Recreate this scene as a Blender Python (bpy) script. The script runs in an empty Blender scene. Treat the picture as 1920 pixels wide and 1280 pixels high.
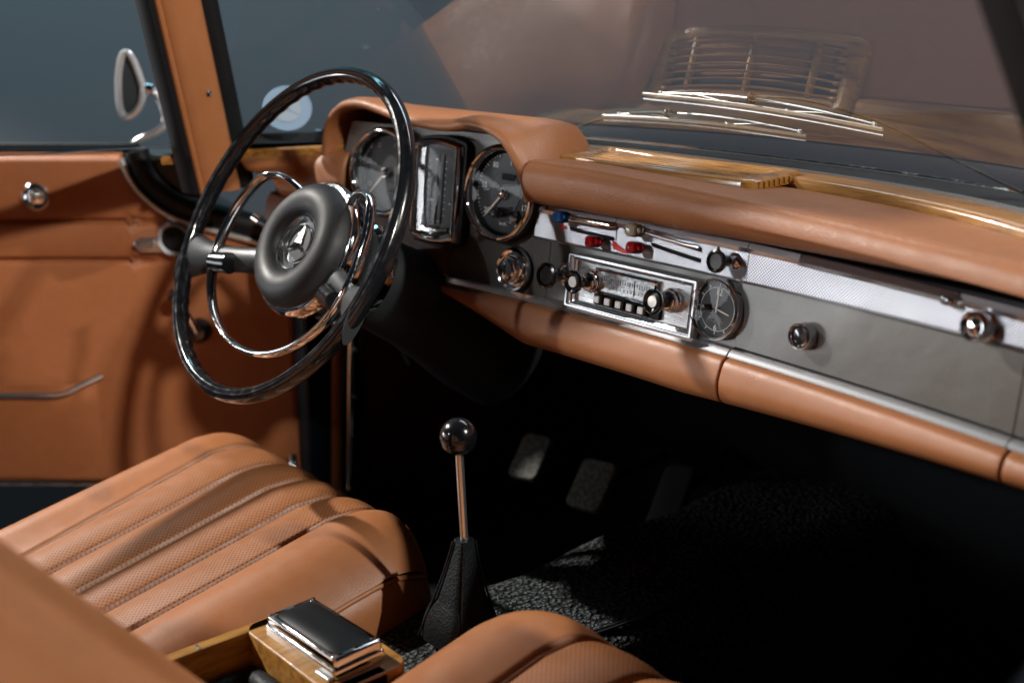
import bpy, math, random
import numpy as np
from mathutils import Vector, Matrix
random.seed(4)
V = lambda *a: np.array(a, float)
SC = bpy.context.scene
COL = SC.collection

# ------------------------------------------------------------------ scene settings
SC.render.engine = 'CYCLES'
SC.cycles.use_denoising = True
SC.cycles.max_bounces = 10
SC.cycles.transparent_max_bounces = 24
SC.cycles.caustics_reflective = False
SC.cycles.caustics_refractive = False
SC.cycles.sample_clamp_indirect = 4
SC.view_settings.view_transform = 'Standard'
SC.view_settings.look = 'None'
SC.view_settings.exposure = 0.0
SC.view_settings.gamma = 1.0
SC.view_settings.use_curve_mapping = False
W = bpy.data.worlds.new("World"); SC.world = W; W.use_nodes = True
W.node_tree.nodes['Background'].inputs[0].default_value = (.55, .7, .9, 1)
W.node_tree.nodes['Background'].inputs[1].default_value = 0.012

# ------------------------------------------------------------------ materials
def mat(name, color, rough=.5, metal=0., coat=0., spec=.5, build=None, coat_rough=.05):
    m = bpy.data.materials.new(name); m.use_nodes = True
    nt = m.node_tree; p = nt.nodes['Principled BSDF']
    p.inputs['Base Color'].default_value = (*color, 1)
    p.inputs['Roughness'].default_value = rough
    p.inputs['Metallic'].default_value = metal
    p.inputs['Coat Weight'].default_value = coat
    p.inputs['Coat Roughness'].default_value = coat_rough
    p.inputs['Specular IOR Level'].default_value = spec
    if build: build(nt, p)
    return m
class N:
    """small node-building helper"""
    def __init__(s, nt): s.nt = nt
    def n(s, t, **kw):
        x = s.nt.nodes.new(t)
        for k, v in kw.items(): setattr(x, k, v)
        return x
    def l(s, a, b): s.nt.links.new(a, b)
    def coord(s, out='Object', scale=(1, 1, 1)):
        c = s.n('ShaderNodeTexCoord'); mp = s.n('ShaderNodeMapping'); mp.inputs['Scale'].default_value = scale
        s.l(c.outputs[out], mp.inputs[0]); return mp.outputs[0]
    def noise(s, vec, scale, detail=3, rough=.5):
        x = s.n('ShaderNodeTexNoise'); x.inputs['Scale'].default_value = scale; x.inputs['Detail'].default_value = detail
        x.inputs['Roughness'].default_value = rough; s.l(vec, x.inputs['Vector']); return x.outputs[0]
    def vor(s, vec, scale, rnd=1., feature='F1'):
        x = s.n('ShaderNodeTexVoronoi', feature=feature); x.inputs['Scale'].default_value = scale
        x.inputs['Randomness'].default_value = rnd; s.l(vec, x.inputs['Vector']); return x.outputs[0]
    def ramp(s, fac, stops):
        x = s.n('ShaderNodeValToRGB'); e = x.color_ramp.elements
        while len(e) < len(stops): e.new(.5)
        for i, (p, c) in enumerate(stops): e[i].position = p; e[i].color = (*c, 1) if len(c) == 3 else c
        s.l(fac, x.inputs[0]); return x.outputs[0]
    def math(s, op, a, b=None, c=None):
        x = s.n('ShaderNodeMath', operation=op)
        for i, v in enumerate((a, b, c)):
            if v is None: continue
            if isinstance(v, (int, float)): x.inputs[i].default_value = v
            else: s.l(v, x.inputs[i])
        return x.outputs[0]
    def bump(s, h, strength, dist, nrm=None):
        x = s.n('ShaderNodeBump'); x.inputs['Strength'].default_value = strength; x.inputs['Distance'].default_value = dist
        s.l(h, x.inputs['Height'])
        if nrm is not None: s.l(nrm, x.inputs['Normal'])
        return x.outputs[0]
    def mix(s, fac, a, b, blend='MIX'):
        x = s.n('ShaderNodeMix', data_type='RGBA', blend_type=blend)
        if isinstance(fac, (int, float)): x.inputs[0].default_value = fac
        else: s.l(fac, x.inputs[0])
        for sock, v in ((x.inputs[6], a), (x.inputs[7], b)):
            if isinstance(v, tuple): sock.default_value = (*v, 1)
            else: s.l(v, sock)
        return x.outputs[2]

TAN = (.325, .126, .047)
def leather_nodes(col=TAN, grain=430, strength=.35, perf=False, wear=.12):
    def f(nt, p):
        k = N(nt); o = k.coord()
        big = k.noise(o, 9, 3); mid = k.noise(o, 60, 3)
        d = tuple(c * q for c, q in zip(col, (.74, .70, .68))); b = tuple(min(1, c * 1.14) for c in col)
        c = k.mix(k.math('ADD', k.math('MULTIPLY', big, .6), k.math('MULTIPLY', mid, .4)), d, b)
        ed_ = k.vor(o, grain, 1., 'DISTANCE_TO_EDGE'); g = k.math('SUBTRACT', 1., k.math('MINIMUM', k.math('MULTIPLY', ed_, 4.5), 1.))
        fine = k.noise(o, grain * 2.2, 2)
        cr = k.noise(k.coord(scale=(1, 1, 1)), 26, 4)
        h = k.math('ADD', k.math('MULTIPLY', g, -.8), k.math('MULTIPLY', fine, .18))
        nb = k.bump(h, strength, .0013)
        nb = k.bump(cr, .05, .004, nb)
        if perf:
            uv = k.n('ShaderNodeUVMap'); mp = k.n('ShaderNodeMapping'); mp.inputs['Rotation'].default_value = (0, 0, math.radians(45))
            k.l(uv.outputs[0], mp.inputs[0])
            v = k.vor(mp.outputs[0], 1 / .0041, 0.)
            dot = k.math('LESS_THAN', v, .27)
            # only the pleated panels are punched: second UV map holds 1 there
            u2 = k.n('ShaderNodeUVMap'); u2.uv_map = 'zone'
            sx = k.n('ShaderNodeSeparateXYZ'); k.l(u2.outputs[0], sx.inputs[0])
            dot = k.math('MULTIPLY', dot, k.math('GREATER_THAN', sx.outputs[0], .5))
            c = k.mix(k.math('MULTIPLY', dot, .75), c, tuple(x * .22 for x in col))
            nb = k.bump(k.math('MULTIPLY', dot, -1), .6, .0012, nb)
        k.l(c, p.inputs['Base Color']); k.l(nb, p.inputs['Normal'])
        k.l(k.ramp(k.noise(o, 35, 3), [(.3, (.38,) * 3), (.7, (.52,) * 3)]), p.inputs['Roughness'])
    return f
M = {}
M['leather'] = mat('tan_leather', TAN, build=leather_nodes(strength=.11))
M['leather_dash'] = mat('tan_leather_coarse_grain', TAN, build=leather_nodes(grain=330, strength=.22))
M['leather_door'] = mat('tan_vinyl', TAN, build=leather_nodes(col=(.40, .145, .055), grain=500, strength=.2))
M['leather_perf'] = mat('tan_leather_perforated', TAN, build=leather_nodes(perf=True, strength=.11))
M['crease_shade'] = mat('brown_crease_shade', (.12, .042, .016), .6, spec=.2)  # dark cord colour standing in for shade in the seat creases
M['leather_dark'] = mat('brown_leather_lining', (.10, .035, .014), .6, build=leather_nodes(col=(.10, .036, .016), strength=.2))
def chrome_nodes(nt, p):
    k = N(nt); o = k.coord()
    k.l(k.ramp(k.noise(o, 140, 4), [(.35, (.03,) * 3), (.75, (.12,) * 3)]), p.inputs['Roughness'])
    k.l(k.bump(k.noise(o, 30, 2), .03, .002), p.inputs['Normal'])
M['chrome'] = mat('chrome', (.86, .88, .90), .08, 1., build=chrome_nodes)
M['steel'] = mat('brushed_steel', (.62, .63, .64), .3, 1., build=lambda nt, p: (lambda k: k.l(k.ramp(k.noise(k.coord(scale=(60, 60, 900)), 1, 2), [(.3, (.22,) * 3), (.7, (.4,) * 3)]), p.inputs['Roughness']))(N(nt)))
def knurl(nt, p):
    k = N(nt); uv = k.n('ShaderNodeUVMap'); s = k.n('ShaderNodeSeparateXYZ'); k.l(uv.outputs[0], s.inputs[0])
    P = .0018
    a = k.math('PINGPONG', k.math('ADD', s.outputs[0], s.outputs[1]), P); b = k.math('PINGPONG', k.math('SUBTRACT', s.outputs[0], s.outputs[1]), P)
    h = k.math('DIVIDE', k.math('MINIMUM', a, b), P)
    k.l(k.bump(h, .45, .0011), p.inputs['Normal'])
    k.l(k.ramp(h, [(0., (.05, .05, .055)), (.5, (.34, .34, .36)), (1., (.92, .92, .94))]), p.inputs['Base Color'])  # groove shade and glinting points put into the colour by height
M['knurl'] = mat('knurled_aluminium', (.8, .8, .82), .32, .92, build=knurl)
M['bright'] = mat('bright_chrome_edge', (.92, .93, .95), .22, .55)
M['satin'] = mat('satin_chrome', (.78, .80, .83), .24, .95)
def paint_nodes(nt, p):
    k = N(nt); o = k.coord()
    k.l(k.mix(k.noise(o, 700, 2), (.075, .072, .066), (.12, .115, .106)), p.inputs['Base Color'])
    k.l(k.ramp(k.noise(o, 20, 4), [(.3, (.27,) * 3), (.7, (.36,) * 3)]), p.inputs['Roughness'])
    k.l(k.bump(k.noise(o, 28, 2), .05, .01), p.inputs['Normal'])
M['paint'] = mat('grey_brown_metallic_paint', (.10, .095, .088), .3, .45, .4, build=paint_nodes, coat_rough=.12)
M['navy'] = mat('dark_navy_car_paint', (.004, .008, .014), .35, 0., .1, spec=.3)
M['shellgrey'] = mat('grey_green_car_paint', (.045, .058, .06), .3, 0., .5)
def gloss_black(nt, p):
    k = N(nt); o = k.coord()
    k.l(k.ramp(k.noise(o, 90, 4), [(.4, (.14,) * 3), (.75, (.30,) * 3)]), p.inputs['Roughness'])
M['bakelite'] = mat('black_bakelite', (.006, .0065, .008), .12, 0., .5, build=gloss_black)
def padnodes(nt, p):
    k = N(nt); o = k.coord()
    sp = k.ramp(k.noise(o, 900, 2), [(.62, (.007, .0075, .0085)), (.74, (.028, .028, .028))])
    k.l(k.mix(k.noise(o, 25, 4), sp, (.0095, .010, .011)), p.inputs['Base Color'])
    k.l(k.ramp(k.noise(o, 40, 4), [(.3, (.46,) * 3), (.7, (.6,) * 3)]), p.inputs['Roughness'])
    k.l(k.bump(k.noise(o, 900, 2), .15, .0006), p.inputs['Normal'])
M['padblack'] = mat('satin_black_vinyl', (.04, .04, .042), .4, spec=.32, build=padnodes)
M['blackleather2'] = mat('smooth_black_leather', (.004, .005, .006), .5, spec=.2)
M['plastic'] = mat('dark_grey_plastic', (.020, .023, .026), .40, build=lambda nt, p: (lambda k: k.l(k.bump(k.noise(k.coord(), 600, 2), .2, .0006), p.inputs['Normal']))(N(nt)))
M['rubber'] = mat('black_rubber', (.0045, .005, .006), .5, spec=.3)
M['blackleather'] = mat('black_grained_leather', (.005, .007, .009), .5, spec=.22, build=lambda nt, p: (lambda k: (k.l(k.bump(k.math('ADD', k.vor(k.coord(), 380), k.math('MULTIPLY', k.noise(k.coord(), 40, 3), 2)),   .3, .0014), p.inputs['Normal'])))(N(nt)))
def carpet_nodes(nt, p):
    k = N(nt); o = k.coord(); w = k.n('ShaderNodeVectorMath', operation='ADD')
    nz = k.n('ShaderNodeTexNoise'); nz.inputs['Scale'].default_value = 160; k.l(o, nz.inputs[0])
    sc = k.n('ShaderNodeVectorMath', operation='SCALE'); sc.inputs['Scale'].default_value = .006; k.l(nz.outputs[1], sc.inputs[0])
    k.l(o, w.inputs[0]); k.l(sc.outputs[0], w.inputs[1])
    v = k.vor(w.outputs[0], 165)
    k.l(k.ramp(v, [(.05, (.13, .15, .15)), (.42, (.046, .056, .058)), (.7, (.002, .002, .002))]), p.inputs['Base Color'])
    k.l(k.bump(k.math('MULTIPLY', v, -1), 1., .006), p.inputs['Normal'])
M['carpet'] = mat('black_looped_carpet', (.02, .022, .022), .85, spec=.25, build=carpet_nodes)
M['floormat'] = mat('black_floor_carpet', (.006, .007, .008), .9, spec=.1, build=lambda nt, p: (lambda k: k.l(k.bump(k.noise(k.coord(), 400, 3), .6, .003), p.inputs['Normal']))(N(nt)))
def wood_nodes(nt, p):
    k = N(nt)
    f = k.noise(k.coord(scale=(7, 90, 90)), 1.6, 5, .6); g = k.noise(k.coord(scale=(28, 700, 700)), 1, 2)
    c = k.ramp(k.math('ADD', k.math('MULTIPLY', f, .7), k.math('MULTIPLY', g, .3)),
               [(.32, (.12, .042, .007)), (.47, (.29, .125, .024)), (.6, (.40, .19, .042)), (.72, (.22, .085, .016))])
    k.l(c, p.inputs['Base Color']); k.l(k.bump(g, .08, .001), p.inputs['Normal'])
M['wood'] = mat('varnished_wood', (.4, .2, .05), .28, 0., .6, build=wood_nodes, coat_rough=.12)
M['woodbox'] = mat('varnished_wood_lengthwise', (.4, .2, .05), .42, 0., .12, build=lambda nt, p: (lambda k: k.l(k.ramp(k.noise(k.coord(scale=(70, 12, 90)), 1.3, 5, .6), [(.3, (.15, .055, .008)), (.5, (.38, .18, .035)), (.68, (.46, .24, .055))]), p.inputs['Base Color']))(N(nt)))
M['dial'] = mat('dark_dial', (.022, .024, .026), .45)
M['dial_mid'] = mat('grey_dial_centre', (.05, .055, .06), .5)
M['white'] = mat('white_print', (.72, .72, .70), .5)
M['ivory'] = mat('ivory_plastic', (.80, .79, .76), .3, 0., .3)
M['red'] = mat('red_print', (.62, .03, .02), .4)
M['needle'] = mat('pale_needle', (.66, .58, .50), .4)
M['black'] = mat('matt_black', (.003, .003, .0035), .6, spec=.2)
def lens(name, c, tr=.55):
    return mat(name, c, .08, 0., .6, build=lambda nt, p: setattr(p.inputs['Transmission Weight'], 'default_value', tr))
M['blue'] = lens('blue_clear_plastic', (.01, .10, .32)); M['redlens'] = lens('red_clear_plastic', (.50, .005, .012)); M['amber'] = lens('clear_plastic', (.50, .44, .30))
M['shade'] = mat('silvered_dial_window', (.55, .56, .56), .25, .6, build=lambda nt, p: (lambda k: k.l(k.ramp(k.noise(k.coord(scale=(160, 20, 420)), 1, 3), [(.35, (.30, .31, .32)), (.7, (.78, .79, .79))]), p.inputs['Base Color']))(N(nt)))
M['pedal'] = mat('worn_grey_rubber', (.12, .125, .105), .8, build=lambda nt, p: (lambda k: k.l(k.ramp(k.vor(k.coord(), 170), [(.2, (.11, .115, .095)), (.6, (.04, .04, .034))]), p.inputs['Base Color']))(N(nt)))
M['pedal2'] = mat('dark_ribbed_rubber', (.014, .014, .013), .7, build=lambda nt, p: (lambda k: k.l(k.bump(k.math('PINGPONG', k.math('MULTIPLY', k.n('ShaderNodeSeparateXYZ').outputs[0], 1.), .004), .5, .004), p.inputs['Normal']))(N(nt)))
def thin_glass(name, mult, tint):
    m = bpy.data.materials.new(name); m.use_nodes = True; nt = m.node_tree; nt.nodes.clear(); k = N(nt)
    o = k.n('ShaderNodeOutputMaterial'); mx = k.n('ShaderNodeMixShader'); t = k.n('ShaderNodeBsdfTransparent'); g = k.n('ShaderNodeBsdfGlossy')
    t.inputs[0].default_value = (*tint, 1); g.inputs['Roughness'].default_value = .012; g.inputs[0].default_value = (1, 1, 1, 1)
    fr = k.n('ShaderNodeFresnel'); fr.inputs[0].default_value = 1.5
    f = k.math('MINIMUM', k.math('MULTIPLY', fr.outputs[0], mult), .9)
    k.l(f, mx.inputs[0]); k.l(t.outputs[0], mx.inputs[1]); k.l(g.outputs[0], mx.inputs[2]); k.l(mx.outputs[0], o.inputs[0]); return m
M['glass'] = thin_glass('windscreen_glass', .23, (.93, .96, .96))
M['gaugeglass'] = thin_glass('gauge_glass', .32, (.97, .97, .97))
M['sticker'] = mat('pale_blue_sticker', (.34, .50, .68), .6, build=lambda nt, p: setattr(p.inputs['Alpha'], 'default_value', .75))
M['sticker2'] = mat('pale_sticker_centre', (.46, .58, .70), .6, build=lambda nt, p: setattr(p.inputs['Alpha'], 'default_value', .75))
M['backdrop'] = mat('studio_wall', (.30, .31, .32), .9, spec=.1, build=lambda nt, p: (lambda k: k.l(k.mix(k.noise(k.coord(scale=(.25, .25, .5)), 1.2, 3), (.24, .25, .26), (.36, .36, .37)), p.inputs['Base Color']))(N(nt)))
M['studio_floor'] = mat('studio_floor', (.02, .02, .022), .7, spec=.1)
M['mirror_wall_tint'] = mat('mirror_glass', (.045, .075, .088), .25, 0.)  # reflection of the teal wall put into the base colour
M['silver'] = mat('silver_wiper_metal', (.70, .70, .68), .32, .85)

# ------------------------------------------------------------------ mesh helpers
def nrm(v): return v / np.linalg.norm(v)
class Fr:
    """local frame: origin, x, y, z axes"""
    def __init__(s, o, x, y, z): s.o, s.x, s.y, s.z = map(lambda a: np.array(a, float), (o, x, y, z))
    def p(s, a, b, c): return s.o + s.x * a + s.y * b + s.z * c
    def at(s, a, b, c): return Fr(s.p(a, b, c), s.x, s.y, s.z)
    def rot(s, deg):
        c, q = math.cos(math.radians(deg)), math.sin(math.radians(deg)); return Fr(s.o, s.x * c + s.y * q, s.y * c - s.x * q, s.z)
WORLD = Fr((0, 0, 0), (1, 0, 0), (0, 1, 0), (0, 0, 1))
def frame_z(o, z, up=(0, 0, 1)):
    z = nrm(np.array(z, float)); x = np.cross(np.array(up, float), z)
    if np.linalg.norm(x) < 1e-6: x = V(1, 0, 0)
    x = nrm(x); return Fr(o, x, np.cross(z, x), z)
def catmull(pts, n, closed=False):
    P = [np.array(p, float) for p in pts]; m = len(P); out = []
    segs = m if closed else m - 1
    for i in range(segs):
        g = lambda j: P[j % m] if closed else P[min(max(j, 0), m - 1)]
        a, b, c, d = g(i - 1), g(i), g(i + 1), g(i + 2)
        for t in np.linspace(0, 1, n, endpoint=False):
            out.append(.5 * (2 * b + (c - a) * t + (2 * a - 5 * b + 4 * c - d) * t * t + (3 * b - a - 3 * c + d) * t ** 3))
    if not closed: out.append(P[-1])
    return out
def rrect(w, h, r, n=5):
    o = []
    for cx, cy, a0 in ((w / 2 - r, h / 2 - r, 0), (-w / 2 + r, h / 2 - r, 90), (-w / 2 + r, -h / 2 + r, 180), (w / 2 - r, -h / 2 + r, 270)):
        for i in range(n + 1):
            a = math.radians(a0 + 90 * i / n); o.append((cx + r * math.cos(a), cy + r * math.sin(a)))
    return o
def circle(r, n=40, rx=None): return [(r * math.cos(2 * math.pi * i / n), (rx or r) * math.sin(2 * math.pi * i / n)) for i in range(n)]
def inset(poly, d):
    P = np.array(poly, float); o = []; n = len(P)
    for i in range(n):
        a = P[i] - P[i - 1]; b = P[(i + 1) % n] - P[i]
        a = a / (np.linalg.norm(a) + 1e-12); b = b / (np.linalg.norm(b) + 1e-12)
        na, nb = V(-a[1], a[0]), V(-b[1], b[0]); s = na + nb; q = max(.35, 1 + float(na @ nb)); o.append(P[i] + s / q * d)
    return [tuple(p) for p in o]
class MB:
    def __init__(s): s.v = []; s.f = []; s.uv = []; s.zone = []
    def grid(s, rows, cu=False, cv=False, caps=False, uv=None, zone=None):
        """rows[i][j] points; cu closes along i, cv along j; caps fills first/last row"""
        m, n = len(rows), len(rows[0]); b = len(s.v)
        for r in rows: s.v.extend([tuple(map(float, p)) for p in r])
        for i in range(m if cu else m - 1):
            for j in range(n if cv else n - 1):
                i2, j2 = (i + 1) % m, (j + 1) % n
                s.f.append((b + i * n + j, b + i2 * n + j, b + i2 * n + j2, b + i * n + j2))
                if uv is not None: s.uv.append([uv[i][j], uv[i2][j], uv[i2][j2], uv[i][j2]])
                else: s.uv.append([(i, j)] * 4)
                s.zone.append([(zone[q][w], 0) for q, w in ((i, j), (i2, j), (i2, j2), (i, j2))] if zone is not None else [(0, 0)] * 4)
        if caps:
            s.face([b + j for j in range(n)][::-1]); s.face([b + (m - 1) * n + j for j in range(n)])
        return s
    def face(s, idx): s.f.append(tuple(idx)); s.uv.append([(0, 0)] * len(idx)); s.zone.append([(0, 0)] * len(idx))
    def lathe(s, F, prof, seg=48, a0=0, a1=360, caps=False):
        full = abs(a1 - a0) >= 360; k = seg if full else seg + 1
        rows = []
        for r, h in prof:
            rows.append([F.p(r * math.cos(t), r * math.sin(t), h) for t in (math.radians(a0 + (a1 - a0) * i / seg) for i in range(k))])
        return s.grid(rows, cv=full, caps=caps)
    def tube(s, path, r, seg=12, closed=False, caps=True, sy=1., up=None):
        P = [np.array(p, float) for p in path]; n = len(P); R = r if hasattr(r, '__len__') else [r] * n
        T = []
        for i in range(n):
            a = P[i - 1] if (i or closed) else P[0]; b = P[(i + 1) % n] if (i < n - 1 or closed) else P[-1]
            T.append(nrm(b - a))
        u = np.array(up, float) if up is not None else (V(0, 0, 1) if abs(T[0][2]) < .9 else V(1, 0, 0)); rows = []
        for i in range(n):
            if up is not None: u = np.array(up, float)
            u = nrm(u - T[i] * (u @ T[i])); w = np.cross(T[i], u)
            rows.append([P[i] + R[i] * (math.cos(a) * w + sy * math.sin(a) * u) for a in (2 * math.pi * j / seg for j in range(seg))])
        return s.grid(rows, cu=closed, cv=True, caps=caps and not closed)
    def prism(s, F, poly, h0, h1, bev=0., steps=3, bottom=True):
        rows = [[F.p(x, y, h0) for x, y in poly]]
        if bev <= 0: rows.append([F.p(x, y, h1) for x, y in poly])
        else:
            sg = 1 if h1 > h0 else -1
            for i in range(steps + 1):
                a = math.pi / 2 * i / steps; q = inset(poly, bev * (1 - math.cos(a)))
                rows.append([F.p(x, y, h1 - sg * bev * (1 - math.sin(a))) for x, y in q])
        b = len(s.v); s.grid(rows, cv=True); n = len(poly)
        if bottom: s.face([b + j for j in range(n)][::-1])
        s.face([b + (len(rows) - 1) * n + j for j in range(n)])
        return s
    def ring(s, F, po, pi, prof):
        """closed band between outer and inner outlines; prof = (t, h) with t 0 outer .. 1 inner"""
        rows = []
        for t, h in prof:
            rows.append([F.p(a[0] * (1 - t) + b[0] * t, a[1] * (1 - t) + b[1] * t, h) for a, b in zip(po, pi)])
        return s.grid(rows, cv=True, cu=False)
    def text(s, F, txt, size, h, align='CENTER'):
        c = bpy.data.curves.new('lettering', 'FONT'); c.body = txt; c.size = size; c.align_x = align; c.align_y = 'CENTER'; c.resolution_u = 3
        o = bpy.data.objects.new('lettering', c); COL.objects.link(o)
        me = bpy.data.meshes.new_from_object(o.evaluated_get(bpy.context.evaluated_depsgraph_get()))
        b = len(s.v)
        for v in me.vertices: s.v.append(tuple(F.p(v.co.x, v.co.y, h)))
        for p in me.polygons: s.face([b + i for i in p.vertices])
        bpy.data.objects.remove(o); bpy.data.curves.remove(c); bpy.data.meshes.remove(me); return s
    def build(s, name, m, parent=None, sharp=38, label=None):
        me = bpy.data.meshes.new(name); me.from_pydata(s.v, [], s.f); me.materials.append(m)
        ul = me.uv_layers.new(name='UVMap'); zl = me.uv_layers.new(name='zone'); i = 0
        flat = [c for f in s.uv for c in f]; fz = [c for f in s.zone for c in f]
        ul.data.foreach_set('uv', np.array(flat, float).ravel()); zl.data.foreach_set('uv', np.array(fz, float).ravel())
        import bmesh
        bm = bmesh.new(); bm.from_mesh(me); bmesh.ops.recalc_face_normals(bm, faces=bm.faces); bm.to_mesh(me); bm.free()
        me.polygons.foreach_set('use_smooth', [True] * len(me.polygons)); me.set_sharp_from_angle(angle=math.radians(sharp))
        o = bpy.data.objects.new(name, me); COL.objects.link(o)
        if parent is not None:
            o.parent = parent
            loc = Vector(parent.location) if parent.parent is None else Vector((0, 0, 0))
            o.matrix_parent_inverse = Matrix.Translation(-loc)
        if label: o['label'] = label
        return o
def thing(name, label, cat, loc=(0, 0, 0), group=None):
    o = bpy.data.objects.new(name, None); o.empty_display_size = .02; COL.objects.link(o); o.location = loc
    o['label'] = label; o['category'] = cat
    if group: o['group'] = group
    return o
def tag(o, label, cat, group=None):
    o['label'] = label; o['category'] = cat
    if group: o['group'] = group
    return o

# ------------------------------------------------------------------ the dash surface (bowed, leaning 7 degrees)
S7 = math.tan(math.radians(7))
def D(x, z, o=0.): return V(x, -.1667 * x * x + S7 * z - o, z)      # o = how far it stands out towards the seats
def DF(x, z, o=0.):
    tx = nrm(V(1, -.3333 * x, 0)); n = nrm(np.cross(tx, nrm(V(0, S7, 1)))); return Fr(D(x, z, o), tx, np.cross(n, tx), n)
def dstrip(mb, x0, x1, prof, n=24, round_ends=0., closed=True):
    """closed profile prof(x) -> [(z, o)] swept along the dash"""
    f = prof if callable(prof) else (lambda x: prof)
    xs = list(np.linspace(x0, x1, n)); sc = [1.] * n
    if round_ends:
        xs = []; sc = []
        for i in range(7):
            a = math.pi / 2 * i / 6; xs.append(x0 + round_ends * (1 - math.sin(a + 0))); 
        e = round_ends; k = 6
        L = [(x0 + e * (1 - math.cos(math.pi / 2 * i / k)), math.sin(math.pi / 2 * i / k)) for i in range(k)]
        Rr = [(x1 - a + x0, q) for a, q in L][::-1]
        mid = [(x, 1.) for x in np.linspace(x0 + e, x1 - e, n)]
        full = L + mid + Rr; xs = [a for a, _ in full]; sc = [max(q, .02) for _, q in full]
    rows = []; uvs = []
    for x, q in zip(xs, sc):
        pr = f(x); cz = sum(a for a, _ in pr) / len(pr); co = sum(b for _, b in pr) / len(pr)
        if q < 1:
            e = round_ends if round_ends else .01
            pr2 = []
            for a, b in pr:
                dz, do = a - cz, b - co; L2 = math.hypot(dz, do); kk = max(0., (L2 - e * (1 - q))) / (L2 + 1e-9); pr2.append((cz + dz * kk, co + do * kk))
            pr = pr2
        rows.append([D(x, a, b) for a, b in pr]); acc = 0; u = []; 
        for i, (a, b) in enumerate(pr):
            if i: acc += math.hypot(a - pr[i - 1][0], b - pr[i - 1][1])
            u.append((x, acc))
        uvs.append(u)
    mb.grid(rows, cv=closed, caps=closed, uv=uvs); return mb
def rect(z0, z1, o0, o1): return [(z0, o0), (z0, o1), (z1, o1), (z1, o0)]
def halfround(zc, w, o0, h, n=6): return [(zc - w / 2, o0)] + [(zc - w / 2 * math.cos(math.pi * i / n), o0 + h * math.sin(math.pi * i / n)) for i in range(1, n)] + [(zc + w / 2, o0)]

# ================================================================== DASHBOARD
dash = thing('dashboard', 'grey-brown painted dashboard with tan leather pads, chrome strips and a wood top rail', 'dashboard', (0, 0, -.08))
b = MB(); dstrip(b, -.63, .66, rect(-.06, .084, -.04, -.003)); b.build('dash_carcass', M['rubber'], dash)
b = MB(); ptop = lambda x: .084 + .076 * min(1, max(0, (-.152 - x) / .012)) * min(1, max(0, (x + .525) / .02))
dstrip(b, -.60, -.1322, lambda x: [(-.028, -.003), (-.028, .0), (ptop(x), .0), (ptop(x), -.003)], 90); b.build('instrument_panel', M['paint'], dash)
b = MB(); dstrip(b, -.1312, .1535, [(-.028, -.003), (-.028, .0), (.086, .0), (.086, -.003)]); b.build('centre_panel', M['paint'], dash)
gd_prof = [(-.0205, -.003), (-.0205, .0008), (-.0195, .002), (.0465, .002), (.0475, .0008), (.0475, -.003)]
b = MB(); dstrip(b, .1552, .4655, gd_prof); glove = b.build('glovebox_door', M['paint'], dash)
b = MB(); dstrip(b, .4668, .66, gd_prof); b.build('end_panel', M['paint'], dash)
# upper knurled strip
zb = lambda x: .0485 + max(0, x - .16) * .010
zt = lambda x: .0785 - max(0, x - .16) * .018
def knstrip(x0, x1): 
    b = MB(); dstrip(b, x0, x1, lambda x: [(zb(x), .0), (zb(x), .004), (zt(x), .005), (zt(x), .0)], 30); return b.build('knurled_strip', M['knurl'], dash, 30)
knstrip(-.156, -.0268); knstrip(-.0258, .1596); knstrip(.1606, .66)
for x0, x1 in ((-.156, -.0268), (-.0258, .1596), (.1606, .2245), (.2265, .3975), (.3995, .66)):
    big = .2265 < (x0 + x1) / 2 < .3985
    b = MB(); dstrip(b, x0, x1, lambda x: [(zt(x) - .001, .0), (zt(x) - .001, .0065 + .003 * big), (zt(x) + .0035, .0085 + .004 * big), (zt(x) + .009, .006), (zt(x) + .009, .0)], 20)
    b.build('upper_chrome_trim', M['satin'], dash, 25)
b = MB(); b.prism(DF(.395, .076, .006), rrect(.016, .009, .002), 0, .010, .002); b.build('trim_catch', M['chrome'], dash)
for x0, x1 in ((-.158, -.0268), (-.0258, .1596), (.1606, .66)):
    b = MB(); dstrip(b, x0, x1, lambda x: halfround(zb(x) - .0012, .0038, .0, .006, 4), 24); b.build('lower_chrome_trim', M['satin'], dash, 25)
# long chrome strip along the bottom
for x0, x1 in ((-.322, -.092), (-.0905, .1535), (.1555, .4665), (.4678, .66)):
    b = MB(); dstrip(b, x0, x1, [(-.030, .0), (-.030, .011), (-.0275, .0135), (-.0255, .0115), (-.0235, .010), (-.0215, .0075), (-.0215, .0)], 24)
    b.build('bottom_chrome_strip', M['satin'], dash, 20)
b = MB(); b.prism(DF(-.313, -.023, .0), rrect(.026, .014, .006), 0, .014, .005); b.build('strip_end_cap', M['chrome'], dash)
# lower leather pads
zl = lambda x: -.081 + max(0, x - .10) * .062 + max(0, -.15 - x) * .28
def lowprof(x):
    a = zl(x); h = -.029 - a
    return [(-.029, -.02), (-.029, .008), (-.031, .016), (-.029 - h * .20, .0205), (-.029 - h * .5, .0230), (-.029 - h * .78, .0195), (a + h * .05, .0125), (a, .006), (a, -.02)]
def smoothprof(fn, n=4):
    def g(x):
        p = fn(x); k = catmull([V(*q, 0) for q in p[1:-1]], n); return [p[0]] + [(q[0], q[1]) for q in k] + [p[-1]]
    return g
for x0, x1 in ((-.300, .1535), (.1555, .4695), (.4712, .66)):
    b = MB(); dstrip(b, x0, x1, smoothprof(lowprof), 36, .0025); b.build('lower_pad', M['leather'], dash, 60)
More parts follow.
